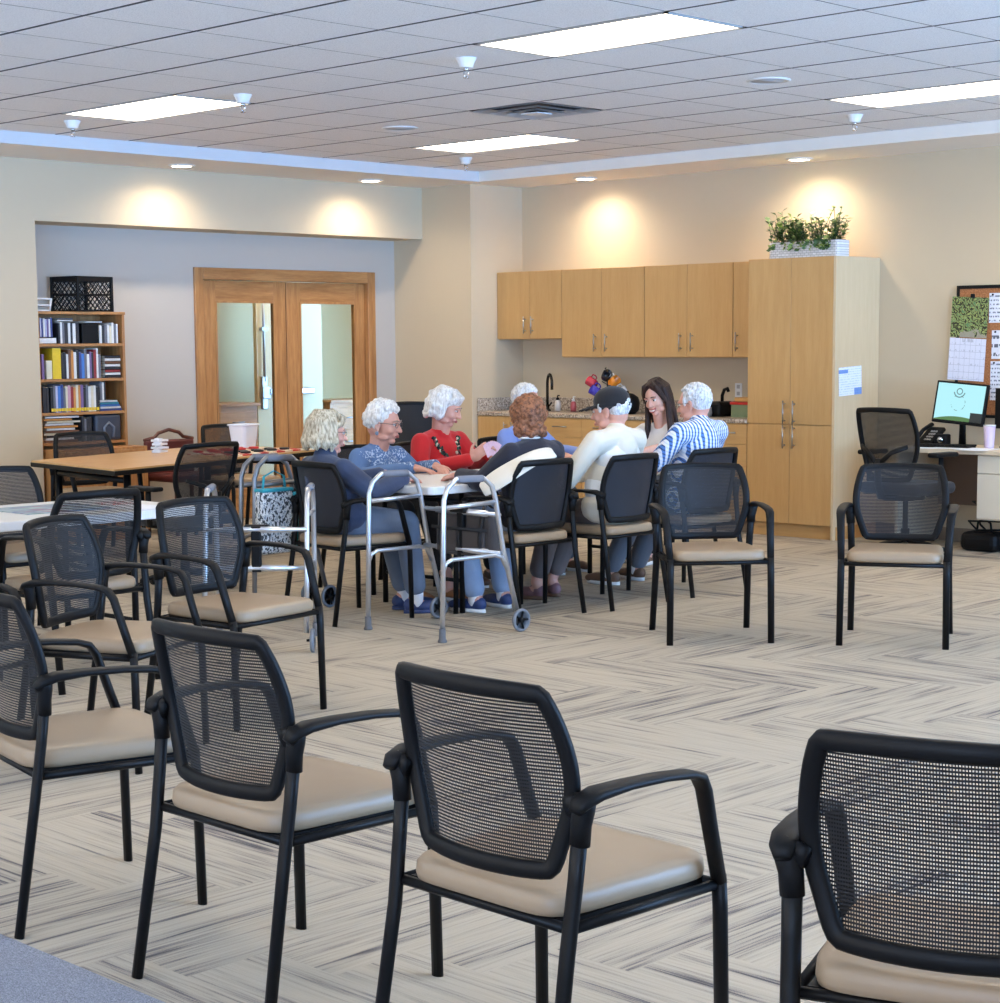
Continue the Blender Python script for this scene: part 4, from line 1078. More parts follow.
# monitor
k = NT('lit_monitor_screen'); s = k.n('ShaderNodeSeparateXYZ', inp={0: k.obj()})
X, Z = s.outputs[0], s.outputs[2]
def ringm(cx, cz, r, w): 
    d = k.math('SQRT', k.math('ADD', k.math('POWER', k.math('SUBTRACT', X, cx), 2.0), k.math('POWER', k.math('SUBTRACT', Z, cz), 2.0)))
    return k.math('LESS_THAN', k.math('ABSOLUTE', k.math('SUBTRACT', d, r)), w)
dark = k.math('MAXIMUM', ringm(-.012, .085, .021, .0035), k.math('MULTIPLY', ringm(-.012, .085, .042, .004), k.math('LESS_THAN', Z, .078)))
dark = k.math('MAXIMUM', dark, k.math('MULTIPLY', ringm(-.012, .0, .055, .002), k.math('GREATER_THAN', k.noise(k.mapped((50, 1, 50)), 1, 1), .5)))
grass = k.math('LESS_THAN', Z, k.math('SUBTRACT', -.098, k.math('MULTIPLY', k.math('POWER', X, 2.0), .8)))
blk = k.math('MULTIPLY', k.math('LESS_THAN', Z, -.062), k.math('GREATER_THAN', X, .095))
c = k.mix(k.math('MULTIPLY', dark, .8), lin((158, 214, 222)), lin((40, 60, 70))); c = k.mix(grass, c, lin((70, 110, 60))); c = k.mix(blk, c, lin((24, 30, 30)))
k.color(lin((20, 20, 20))); k.t.links.new(c, k.b.inputs['Emission Color']); k.b.inputs['Emission Strength'].default_value = .95; k.set(.3)
t = thing('computer_monitor', 'computer monitor with pale cyan lit screen on the desk', 'monitor', (-6.93, 11.9, DZT + .001), D(4))
mb = MB(); mb.prism(rrect(.2, .16, .03), 0, .012, .003); mb.sweep([(0, .03, .01), (0, .03, .14), (0, .0, .25)], [.06, .05, .05], .025, (1, 0, 0), n=8); mb.build('stand', M['black_pl'], t)
mb = MB(); mb.box((0, .012, 0), (.405, .035, .305), None, .006); p = mb.build('housing', M['black_pl'], t, (0, -.02, .313), (D(-8), D(4.5), 0))
mb = MB(); mb.box((0, -.0065, .004), (.372, .004, .268)); p2 = mb.build('screen', k.m, t, (0, -.02, .313), (D(-8), D(4.5), 0))
t = thing('computer_monitor', 'dark back monitor at the right picture edge on the desk', 'monitor', (-6.5, 11.93, DZT + .001), D(-8))
mb = MB(); mb.prism(rrect(.2, .16, .03), 0, .012, .003); mb.sweep([(0, .02, .01), (0, .02, .14)], [.06, .05], .025, (1, 0, 0), n=8); mb.build('stand', M['black_pl'], t)
mb = MB(); mb.box((0, .0, .28), (.36, .035, .29), None, .006); mb.build('housing', M['black_pl'], t)
# desk phone, tumbler, keyboard, papers, small black box
t = thing('desk_phone', 'black desk phone at the left end of the desk', 'phone', (-7.19, 11.92, DZT + .001), D(-10))
mb = MB(); mb.box((0, 0, .06), (.15, .2, .03), (D(38), 0, 0), .008); mb.box((0, .05, .03), (.1, .06, .06)); mb.build('body', M['black_pl'], t)
mb = MB(); mb.sweep([(-.05, -.085, .06), (-.055, -.02, .11), (-.05, .07, .15)], [.045, .03, .045], .03, (1, 0, 0), n=8); mb.build('handset', M['black_pl'], t)
mb = MB()
for r in range(4):
    for q in range(3): mb.box((.0 + q * .022, -.06 + r * .024, .035 + r * .0188 + .01), (.015, .014, .006), (D(38), 0, 0))
mb.build('buttons', M['lamp_frame'], t)
t = thing('tumbler', 'pale lavender tumbler beside the monitor', 'tumbler', (-6.63, 11.78, DZT + .001))
mb = MB(); mb.lathe([(.032, 0), (.034, .01), (.043, .16), (.04, .16), (.03, .01), (0, .008)]); mb.build('cup', plain('lavender_plastic', (206, 186, 208), .35, var=.02), t)
mb = MB(); mb.lathe([(.044, .158), (.044, .168), (.0, .17)]); mb.build('lid', M['white_pl'], t)
t = thing('keyboard', 'black keyboard in front of the monitor', 'keyboard', (-6.93, 11.68, DZT + .001), D(4))
mb = MB(); mb.box((0, 0, .01), (.42, .14, .016), None, .004); mb.build('case', M['black_pl'], t)
mb = MB()
for r in range(5):
    for q in range(14): mb.box((-.19 + q * .029, -.05 + r * .026, .021), (.023, .02, .007))
mb.build('keys', M['black_mt'], t)
for (x, y, a, w, d, lb) in ((-6.98, 11.60, .3, .30, .2, 'loose white sheet at the front edge of the desk'), (-6.80, 11.62, -.2, .3, .21, 'slightly turned white sheet on the desk below the monitor'), (-6.62, 11.6, .1, .22, .3, 'white sheet on the desk below the tumbler')):
    o = MB().span((-w / 2, -d / 2, 0), (w / 2, d / 2, .002)).build('paper_sheet', M['paper'], None, (x, y, DZT + .0015 + (.003 if a < 0 else 0) + (.02 if y == 11.60 and False else 0)), (0, 0, a)); tag(o, lb, 'paper', 'sheets on the desk')
t = thing('speaker_box', 'small black box with silver dial beneath the monitor', 'speaker', (-7.02, 11.8, DZT + .001), D(6)); mb = MB(); mb.box((0, 0, .045), (.1, .08, .09), None, .01); mb.build('body', M['black_pl'], t); mb = MB(); mb.cyl((0, -.04, .05), (0, -.046, .05), .022); mb.build('dial', M['chrome'], t)
# cables and bag under the desk
random.seed(11)
for q in range(3):
    mb = MB(); P = [(-6.5 + .04 * q, 11.85, .5)]
    for i in range(9): P.append((-6.62 + random.uniform(-.16, .22), 11.80 + random.uniform(-.1, .12), max(.02, .42 - .06 * i + random.uniform(-.05, .05))))
    mb.sweep(P, .016, n=6); o = mb.build('power_cable', M['black_pl']); tag(o, ['looped black cable under the desk pedestal, highest of the tangle', 'looped black cable in the middle of the tangle under the desk', 'lowest black cable lying under the desk'][q], 'cable', 'cables under the desk')
t = thing('tote_bag', 'dark bag with a loop handle on the floor under the desk', 'bag', (-6.62, 11.72, .001)); mb = MB(); mb.box((0, 0, .07), (.3, .2, .14), None, .05, 3); mb.build('body', M['black_pl'], t); mb = MB(); mb.sweep([(-.06, 0, .12), (-.05, 0, .2), (0, 0, .23), (.05, 0, .2), (.06, 0, .12)], .016, n=8); mb.build('handle', M['black_pl'], t)

# ------------------------------------------------------------------ bookcase in the alcove
BY0, BY1, BXF, BXB = 7.545, 8.335, -12.27, -12.585
t = thing('bookcase', 'oak bookcase full of books in the alcove corner', 'bookcase', (BXB, (BY0 + BY1) / 2, 0))
hw = (BY1 - BY0) / 2; dp = BXF - BXB
mb = MB()
for s in (-1, 1): mb.span((0, s * hw, 0), (dp, s * (hw - .022), 1.76), .003)
mb.build('side_panels', M['oak'], t)
SH = [.765, .995, 1.252, 1.522]
for z in SH: mb = MB(); mb.span((.008, -hw + .022, z - .022), (dp - .004, hw - .022, z), .002); mb.build('shelf', M['oak_h'], t)
mb = MB(); mb.span((0, -hw - .005, 1.745), (dp + .006, hw + .005, 1.768), .003); mb.build('top_board', M['oak_h'], t)
mb = MB(); mb.span((0, -hw + .02, .02), (.008, hw - .02, 1.75)); mb.build('back_panel', M['oak'], t)
t = thing('low_cabinet', 'low oak cabinet base standing in front of the bookcase foot', 'cabinet', (BXF + .004, (BY0 + BY1) / 2 + .02, 0))
mb = MB(); mb.span((0, -hw, .06), (.2, hw + .02, .72), .004); mb.span((.02, -hw + .02, 0), (.18, hw, .06)); mb.build('body', M['oak'], t)
for s in (-1, 1):
    mb = MB(); mb.span((.2, min(s * .012, s * (hw - .01)), .08), (.216, max(s * .012, s * (hw - .01)), .70), .003); d_ = mb.build('door', M['oak'], t); mb = MB(); mb.ell((.226, s * .05, .5), (.012, .012, .012), nu=10, nv=8); mb.build('knob', M['steel'], d_)

BC = {}
def book_mat(c):
    if c not in BC: BC[c] = plain('book_cover_%d_%d_%d' % c, c, .5, var=.12, nscale=30)
    return BC[c]
M['pages'] = plain('book_pages', (222, 212, 190), .8)
CN = [((222, 220, 214), 'white'), ((40, 40, 44), 'black'), ((60, 74, 130), 'blue'), ((70, 120, 190), 'light blue'), ((150, 50, 50), 'red'), ((206, 140, 70), 'orange'), ((200, 150, 160), 'pink'), ((110, 110, 116), 'grey'), ((218, 208, 180), 'cream'), ((226, 190, 40), 'yellow'), ((120, 96, 140), 'violet'), ((60, 140, 160), 'teal'), ((120, 80, 56), 'brown'), ((190, 190, 215), 'lavender')]
CD = {n: c for c, n in CN}
def book(y, z, th, h, dpt, col, label, group, lean=0.0, flat=False, xf=None):
    """upright: spine towards +x at y..y+th ; flat: lying"""
    mb = MB(); mb.smooth = False
    xs = BXF - .02 if xf is None else xf
    if not flat:
        mb.span((-dpt, 0, 0), (0, th, h), .002, 1)
        mb.mat(1).span((-dpt + .002, .003, h - .001), (-.006, th - .003, h + .0012))
    else:
        mb.span((-dpt, 0, 0), (0, h, .003)); mb.span((-dpt, 0, th - .003), (0, h, th)); mb.span((-.004, 0, 0), (0, h, th)); mb.mat(1).span((-dpt + .004, .004, .003), (-.004, h - .004, th - .003))
    o = mb.build('book', [book_mat(CD[col]), M['pages']], None, (xs, y, z + .001), (lean, 0, 0)); tag(o, label, 'book', group); return o
random.seed(21)
def row(y0, y1, z, hmax, cols, shelf, group, hmin=.75, th=(.016, .032), sticker=False):
    y = y0; q = 0
    while True:
        t_ = random.uniform(*th)
        if y + t_ > y1: break
        col = cols[q % len(cols)]; h = hmax * random.uniform(hmin, 1)
        b = book(y, z, t_, h, random.uniform(.13, .2), col, '%s book, %s from the left among the upright books on the %s shelf' % (col, words[q] if q < 20 else 'last', shelf), group)
        if sticker:
            mb = MB(); mb.span((0, .001, .008), (.0012, t_ - .001, .032)); mb.build('shelf_sticker', book_mat(CD['yellow']), b)
        y += t_ + .0015; q += 1
    return y
zz = 1.522
y = row(7.585, 7.70, zz + .05, .15, ['lavender', 'blue', 'white', 'lavender', 'violet', 'white', 'blue'], 'top', 'books on the top shelf', .9, (.012, .017))
book(7.575, zz, .045, .15, .2, 'white', 'white flat book under the small upright books on the top shelf', 'books on the top shelf', 0, True)
y = row(7.745, 7.93, zz, .165, ['black', 'white', 'grey', 'black', 'white', 'black', 'white'], 'top middle', 'books on the top shelf', .92, (.016, .03))
book(7.735, zz + .168, .014, .14, .18, 'white', 'white flat book lying on the upright books, top shelf', 'books on the top shelf', 0, True)
book(7.745, zz + .183, .012, .13, .18, 'grey', 'grey flat book topmost on the top shelf', 'books on the top shelf', 0, True)
o = MB().span((-.2, 0, 0), (0, .15, .155), .004).build('storage_box', M['black_pl'], None, (BXF - .02, 7.955, zz + .001)); tag(o, 'square black box on the top shelf of the bookcase', 'box')
row(8.115, 8.30, zz, .16, ['white', 'black', 'grey', 'white', 'cream', 'white', 'grey', 'white'], 'top right', 'books on the top shelf', .85, (.014, .024))
book(7.99, zz + .158, .014, .15, .18, 'white', 'white flat book lying on the black box', 'books on the top shelf', 0, True)
zz = 1.252
book(7.59, zz, .022, .19, .16, 'violet', 'violet leftmost book on the second shelf', 'books on the second shelf')
book(7.63, zz, .05, .14, .16, 'cream', 'short cream book on the second shelf', 'books on the second shelf')
book(7.685, zz, .075, .235, .2, 'yellow', 'thick yellow book on the second shelf', 'books on the second shelf')
row(7.765, 8.135, zz, .235, ['black', 'black', 'white', 'brown', 'orange', 'white', 'black', 'blue', 'light blue', 'grey', 'white', 'violet', 'black', 'red', 'white', 'grey', 'blue', 'white'], 'second', 'books on the second shelf', .78, (.015, .024))
for q, col in enumerate(['black', 'white', 'red', 'black', 'white', 'brown', 'white', 'black']): book(8.155, zz + q * .022, .021, .145 - .004 * (q % 3), .19, col, '%s flat book, %s from the bottom in the second shelf stack' % (col, words[q]), 'flat books on the second shelf', 0, True)
zz = .995
row(7.59, 7.645, zz, .2, ['black', 'black', 'black'], 'third left', 'books on the third shelf', .9)
row(7.66, 8.10, zz, .215, ['black', 'grey', 'lavender', 'light blue', 'blue', 'grey', 'cream', 'pink', 'red', 'orange', 'cream', 'orange', 'violet', 'black', 'grey', 'white', 'cream', 'white', 'black'], 'third', 'books on the third shelf', .86, (.018, .026), True)
row(8.105, 8.165, zz + .085, .145, ['grey', 'white', 'black', 'white'], 'third right', 'books on the third shelf', .9, (.013, .018))
for q, col in enumerate(['blue', 'white', 'light blue', 'teal', 'white']): book(8.10, zz + q * .017, .016, .20 - .01 * q, .2, col, '%s flat book, %s from the bottom in the third shelf stack' % (col, words[q]), 'flat books on the third shelf', 0, True)
zz = .765
for q, col in enumerate(['brown', 'white', 'black', 'cream', 'brown', 'white', 'orange', 'white', 'cream', 'orange', 'white']): book(7.59 + .012 * (q % 3), zz + q * .0185, .0175, .30 - .05 * (q % 2), .22, col, '%s flat book, %s from the bottom in the lowest shelf pile' % (col, words[q]), 'flat books on the lowest shelf', 0, True)
row(7.93, 8.03, zz, .19, ['black', 'grey', 'black', 'black'], 'lowest', 'books on the lowest shelf', .9)
t = thing('storage_case', 'dark blue-grey case with a moulded handle on the lowest shelf', 'case', (BXF - .02, 8.17, zz + .001)); k = plain('slate_plastic', (58, 64, 76), .4); mb = MB(); mb.span((-.2, -.12, 0), (0, .12, .2), .02); mb.build('body', k, t); mb = MB(); mb.sweep([(.006, -.04, .02), (.008, -.045, .1), (.008, 0, .14), (.008, .045, .1), (.006, .04, .02)], .02, n=8); mb.build('moulding', plain('slate_plastic_pale', (110, 118, 130), .4), t)
# crate and basket on top
t = thing('milk_crate', 'black plastic crate with lattice sides on top of the bookcase', 'crate', (-12.42, 8.05, 1.769), D(8))
def lattice(mb, ax, c, w, h):
    for s in (-1, 1):
        for q in range(-6, 7):
            x0 = q * w / 6; 
            a, b = -h / 2, h / 2
            p0 = [x0 - s * h / 2, a]; p1 = [x0 + s * h / 2, b]
            # clip to the panel width
            def cl(p, o):
                if abs(p[0]) > w / 2:
                    tgt = math.copysign(w / 2, p[0]); f = (tgt - o[0]) / (p[0] - o[0]) if p[0] != o[0] else 0; return [tgt, o[1] + f * (p[1] - o[1])]
                return p
            if (p0[0] > w / 2 and p1[0] > w / 2) or (p0[0] < -w / 2 and p1[0] < -w / 2): continue
            q0, q1 = cl(p0, p1), cl(p1, p0)
            if math.hypot(q0[0] - q1[0], q0[1] - q1[1]) < .01: continue
            f3 = (lambda u, v: (c[0] + u, c[1], c[2] + v)) if ax == 'x' else (lambda u, v: (c[0], c[1] + u, c[2] + v))
            mb.sweep([f3(*q0), f3(*q1)], .009, .006, n=6)
cw, cdp, ch = .15, .17, .26
for nm, ax, c, w_ in (('lattice_side', 'y', (cw, 0, .125), 2 * cdp - .02), ('lattice_side', 'y', (-cw, 0, .125), 2 * cdp - .02), ('lattice_side', 'x', (0, -cdp, .125), 2 * cw - .02), ('lattice_side', 'x', (0, cdp, .125), 2 * cw - .02)):
    mb = MB(); lattice(mb, ax, c, w_, .235); mb.build(nm, M['black_pl'], t)
mb = MB()
for z in (.006, .13, .25):
    hh = .012 if z != .25 else .04
    for s in (-1, 1): mb.box((s * cw, 0, z), (.012, 2 * cdp, hh)); mb.box((0, s * cdp, z), (2 * cw, .012, hh))
for sx in (-1, 1):
    for sy in (-1, 1): mb.box((sx * cw, sy * cdp, .135), (.022, .022, .27), None, .004)
mb.box((0, 0, .004), (2 * cw, 2 * cdp, .008)); mb.build('frame', M['black_pl'], t)
t = thing('small_basket', 'small white slotted basket left of the black crate', 'basket', (-12.42, 7.62, 1.769))
mb = MB()
for z, s in ((.0, .9), (.04, .95), (.088, 1.0)):
    mb.sweep([(x * s, y * s, z + .005) for x, y in rrect(.26, .17, .02)], .008, .014, n=6, closed=True)
for q in range(22):
    P = rrect(.26, .17, .02); n = len(P); a = P[int(q * n / 22)]; mb.sweep([(a[0] * .9, a[1] * .9, 0), (a[0], a[1], .09)], .008, n=5)
mb.prism(rrect(.235, .152, .02), 0, .005); mb.build('body', M['white_pl'], t)
# ------------------------------------------------------------------ people
def skin_mat(name, c, c2):
    k = NT(name); n1 = k.noise(k.obj(), 16, 3); k.color(k.mix(n1, lin(c), lin(c2))); k.set(.5)
    k.b.inputs['Subsurface Weight'].default_value = .08; k.b.inputs['Subsurface Radius'].default_value = (.02, .008, .005)
    return k.m
M['skin'] = skin_mat('skin_fair', (228, 180, 156), (214, 152, 130))
M['skin_old'] = skin_mat('skin_aged', (224, 172, 150), (204, 140, 120))
M['lip'] = plain('lip_rose', (176, 88, 84), .4); M['brow'] = plain('brow_grey', (150, 136, 124), .8); M['brow_dk'] = plain('brow_dark', (52, 36, 30), .8)
M['eye'] = plain('eye_white', (232, 228, 222), .2, var=.0); M['iris'] = plain('eye_iris', (52, 44, 40), .15)
M['teeth'] = plain('teeth', (240, 236, 226), .3)
def hair_mat(name, c1, c2, sc=(60, 60, 14)):
    k = NT(name); n1 = k.noise(k.mapped(sc), 1.5, 4, .6); k.color(k.ramp(n1, [(.32, lin(c1)), (.6, lin(c2))])); k.bump(n1, .55, .012); k.set(.5, spec=.3); return k.m
M['h_white'] = hair_mat('hair_white', (196, 188, 178), (242, 238, 230))
M['h_blond'] = hair_mat('hair_ash_blond', (132, 112, 84), (216, 200, 170))
M['h_silver'] = hair_mat('hair_silver', (160, 158, 156), (236, 236, 236))
M['h_brown'] = hair_mat('hair_auburn', (74, 42, 28), (158, 104, 72), (40, 40, 40))
M['h_dark'] = hair_mat('hair_dark_brown', (22, 14, 12), (62, 40, 32), (80, 80, 10))
M['navy'] = cloth('navy_fleece', (54, 64, 88), .15)
M['red'] = cloth('red_knit', (200, 32, 34), .12)
M['cardigan'] = cloth('black_navy_knit', (30, 30, 42), .15)
M['cream'] = M['cream']
M['cream_knit'] = cloth('cream_knit', (222, 212, 192), .06)
M['white_knit'] = cloth('white_knit', (232, 230, 224), .05)
M['paleblue'] = cloth('pale_blue_knit', (128, 152, 214), .08)
M['white_top'] = cloth('white_blouse', (234, 230, 224), .05)
M['jeans'] = cloth('blue_jeans', (104, 116, 134), .2); M['jeans_lt'] = cloth('light_blue_jeans', (142, 162, 190), .2)
M['slacks'] = cloth('black_slacks', (30, 30, 34), .15); M['taupe'] = cloth('taupe_trousers', (104, 92, 88), .15); M['grey_tr'] = cloth('grey_trousers', (96, 100, 108), .15)
M['sock'] = cloth('white_sock', (232, 230, 230), .04)
M['shoe_navy'] = plain('navy_shoe', (50, 66, 110), .5); M['shoe_tan'] = plain('tan_shoe', (150, 100, 62), .5); M['shoe_br'] = plain('brown_sneaker', (110, 80, 60), .6); M['sole'] = plain('white_sole', (232, 230, 226), .5); M['shoe_mauve'] = plain('mauve_flat', (128, 92, 96), .5)
# embroidered blue sweatshirt: pale stitched motifs only on the yoke
k = NT('embroidered_blue'); v = k.obj(); s = k.n('ShaderNodeSeparateXYZ', inp={0: v})
n1 = k.noise(v, 9, 4); base = k.mix(n1, lin((76, 104, 148)), lin((108, 138, 180)))
n2 = k.math('GREATER_THAN', k.noise(v, 75, 2, .6), .55)
yoke = k.math('MULTIPLY', k.math('GREATER_THAN', s.outputs[1], .02), k.math('GREATER_THAN', s.outputs[2], k.math('ADD', .68, k.math('MULTIPLY', k.math('ABSOLUTE', s.outputs[0]), .8))))
k.color(k.mix(k.math('MULTIPLY', k.math('MULTIPLY', n2, yoke), .8), base, lin((206, 222, 240)))); k.bump(n1, .3, .01); k.set(.9); M['embroid'] = k.m
# blue and white striped plaid
k = NT('blue_white_plaid'); v = k.obj(); s = k.n('ShaderNodeSeparateXYZ', inp={0: v})
w1 = k.math('ADD', s.outputs[0], k.math('MULTIPLY', k.noise(v, 5, 2), .03))
a = k.math('LESS_THAN', k.math('FLOORED_MODULO', k.math('MULTIPLY', w1, 1 / .024), 1.0), .48)
b = k.math('LESS_THAN', k.math('FLOORED_MODULO', k.math('MULTIPLY', k.math('SUBTRACT', s.outputs[2], k.math('MULTIPLY', s.outputs[1], .5)), 1 / .022), 1.0), .35)
c = k.mix(a, lin((236, 238, 242)), lin((84, 130, 196))); c = k.mix(k.math('MULTIPLY', k.math('MULTIPLY', a, b), .75), c, lin((36, 52, 96))); c = k.mix(k.math('MULTIPLY', k.math('MULTIPLY', k.math('SUBTRACT', 1.0, a), b), .25), c, lin((120, 160, 210)))
k.color(c); k.set(.85); M['plaid'] = k.m

def vec(*a): return Vector(a)
def hand_pieces(mb, w, d, pn, side, curl=.5, s=1.0, spread=.0, thumb=.6):
    """w wrist, d finger direction, pn direction the palm faces, side +1 thumb on +lat"""
    d = Vector(d).normalized(); pn = Vector(pn); pn = (pn - d * pn.dot(d)).normalized(); lat = d.cross(pn) * side
    w = Vector(w)
    R = Matrix((lat, d, pn)).transposed()
    mb.ell(w + d * .048 * s, (.040 * s, .052 * s, .0165 * s), R, 14, 10)
    mb.chain([w, w + d * .03 * s], [.026 * s, .024 * s], 10)
    for q, (o, L) in enumerate(((.0285, .070), (.0095, .078), (-.0095, .073), (-.0275, .056))):
        p = w + d * .088 * s + lat * o * s; dirv = (d + lat * (o * (2 + spread * 6))).normalized(); P = [p - dirv * .02 * s, p]; rr = [.0092 * s, .0090 * s]
        ang = 0
        for seg, f in enumerate((.45, .32, .23)):
            ang += curl * (.75 if seg == 0 else 1.0); q_ = (dirv * math.cos(ang) + pn * math.sin(ang)); P.append(P[-1] + q_ * L * f * s); rr.append((.0086, .0078, .0066)[seg] * s)
        mb.chain(P, rr, 8)
    p = w + d * .03 * s + lat * .030 * s; t1 = (lat * .75 + d * .65 + pn * .35 * thumb).normalized(); t2 = (lat * .25 + d * .9 + pn * .5 * thumb).normalized()
    mb.chain([w + d * .02 * s + lat * .012 * s, p + t1 * .012 * s, p + t1 * .04 * s, p + t1 * .04 * s + t2 * .03 * s], [.015 * s, .0125 * s, .0105 * s, .008 * s], 8)

def head_matrix(c, yaw, pitch, roll=0, s=1.0):
    return Matrix.Translation(c) @ Matrix.Rotation(D(yaw), 4, 'Z') @ Matrix.Rotation(D(pitch), 4, 'X') @ Matrix.Rotation(D(roll), 4, 'Y') @ Matrix.Scale(s, 4)

class HeadMB(MB):
    """pieces given in head space (x right, y face, z up) and written in body space"""
    def __init__(self, m): super().__init__(); self.hm = m
    def _add(self, vs, fs, smooth=None): return super()._add([(self.hm @ Vector(p))[:] for p in vs], fs, smooth)

def head_pieces(mb, hm, male=False, smile=False):
    h = HeadMB(hm)
    h.ell((0, -.012, .034), (.074, .094, .082)); h.ell((0, .028, -.018), (.062, .066, .078)); h.ell((0, .022, -.062), (.054 if not male else .058, .058, .046))
    h.ell((0, .062, -.098), (.024, .022, .018)); h.ell((0, -.04, -.03), (.062, .06, .06))
    for s in (-1, 1):
        h.ell((s * .036, .062, -.034), (.024, .022, .022)); h.ell((s * .03, .083, .020), (.024, .012, .009)); h.ell((s * .076, -.008, -.012), (.009, .02, .031), (0, 0, s * .35)); h.ell((s * .078, -.004, -.036), (.008, .012, .012))
        h.ell((s * .046, .02, -.078), (.02, .036, .02)); h.ell((s * .011, .102, -.034), (.009, .011, .008))
    h.chain([(0, .086, .016), (0, .1, -.012), (0, .112, -.032)], [.009, .010, .0115], 10)
    h.ell((0, .086, -.062), (.026, .014, .016)); h.ell((0, .004, .02), (.070, .088, .07))
    mb.v and None
    o = len(mb.v); mb.v += h.v; mb.f += [[i + o for i in f] for f in h.f]; mb.mi += h.mi; mb.sm += h.sm

def face_parts(root, hm, dark_brow=False, glasses=False, smile=False, closed=False):
    h = HeadMB(hm)
    for s in (-1, 1): h.ell((s * .031, .0815, .004), (.0135, .0105, .0085 if not closed else .005), None, 12, 8)
    h.build('eyes', M['eye'], root)
    h = HeadMB(hm)
    for s in (-1, 1): h.ell((s * .031, .0905, .003), (.0062, .003, .0062), None, 10, 8)
    h.build('irises', M['iris'], root)
    h = HeadMB(hm)
    for s in (-1, 1): h.sweep([(s * .014, .096, .024), (s * .03, .096, .0295), (s * .05, .083, .024)], [.006, .0075, .004], .006, n=6); h.sweep([(s * .0185, .0915, .0105), (s * .031, .0945, .0135), (s * .045, .087, .010)], .0028, n=5)
    h.build('eyebrows', M['brow_dk'] if dark_brow else M['brow'], root)
    h = HeadMB(hm)
    if smile:
        h.sweep([(-.031, .085, -.052), (-.016, .098, -.059), (0, .102, -.060), (.016, .098, -.059), (.031, .085, -.052)], [.004, .007, .007, .007, .004], .008, n=8); h.sweep([(-.030, .085, -.054), (-.016, .096, -.077), (0, .0985, -.082), (.016, .096, -.077), (.030, .085, -.054)], [.004, .007, .009, .007, .004], .008, n=8)
    else:
        h.sweep([(-.022, .09, -.063), (-.01, .0985, -.0605), (0, .1005, -.062), (.01, .0985, -.0605), (.022, .09, -.063)], [.003, .006, .006, .006, .003], .007, n=8); h.sweep([(-.021, .09, -.0645), (-.01, .098, -.069), (0, .0995, -.0705), (.01, .098, -.069), (.021, .09, -.0645)], [.003, .007, .008, .007, .003], .008, n=8)
    h.build('lips', M['lip'], root)
    if smile:
        h = HeadMB(hm); h.ell((0, .0965, -.0675), (.023, .006, .0065), None, 12, 8); h.build('teeth', M['teeth'], root)
    if glasses:
        h = HeadMB(hm)
        for s in (-1, 1):
            h.sweep([(s * .032 + .019 * math.cos(a), .101 - .004 * abs(math.cos(a)), .002 + .0155 * math.sin(a)) for a in [2 * PI * q / 16 for q in range(16)]], .003, n=6, closed=True)
            h.sweep([(s * .051, .097, .006), (s * .072, .07, .008), (s * .084, .0, .004), (s * .083, -.016, -.008)], .0032, n=6)
        h.sweep([(-.013, .103, .006), (0, .106, .008), (.013, .103, .006)], .003, n=6)
        h.build('glasses', plain('spectacle_frame', (60, 50, 48), .3), root)

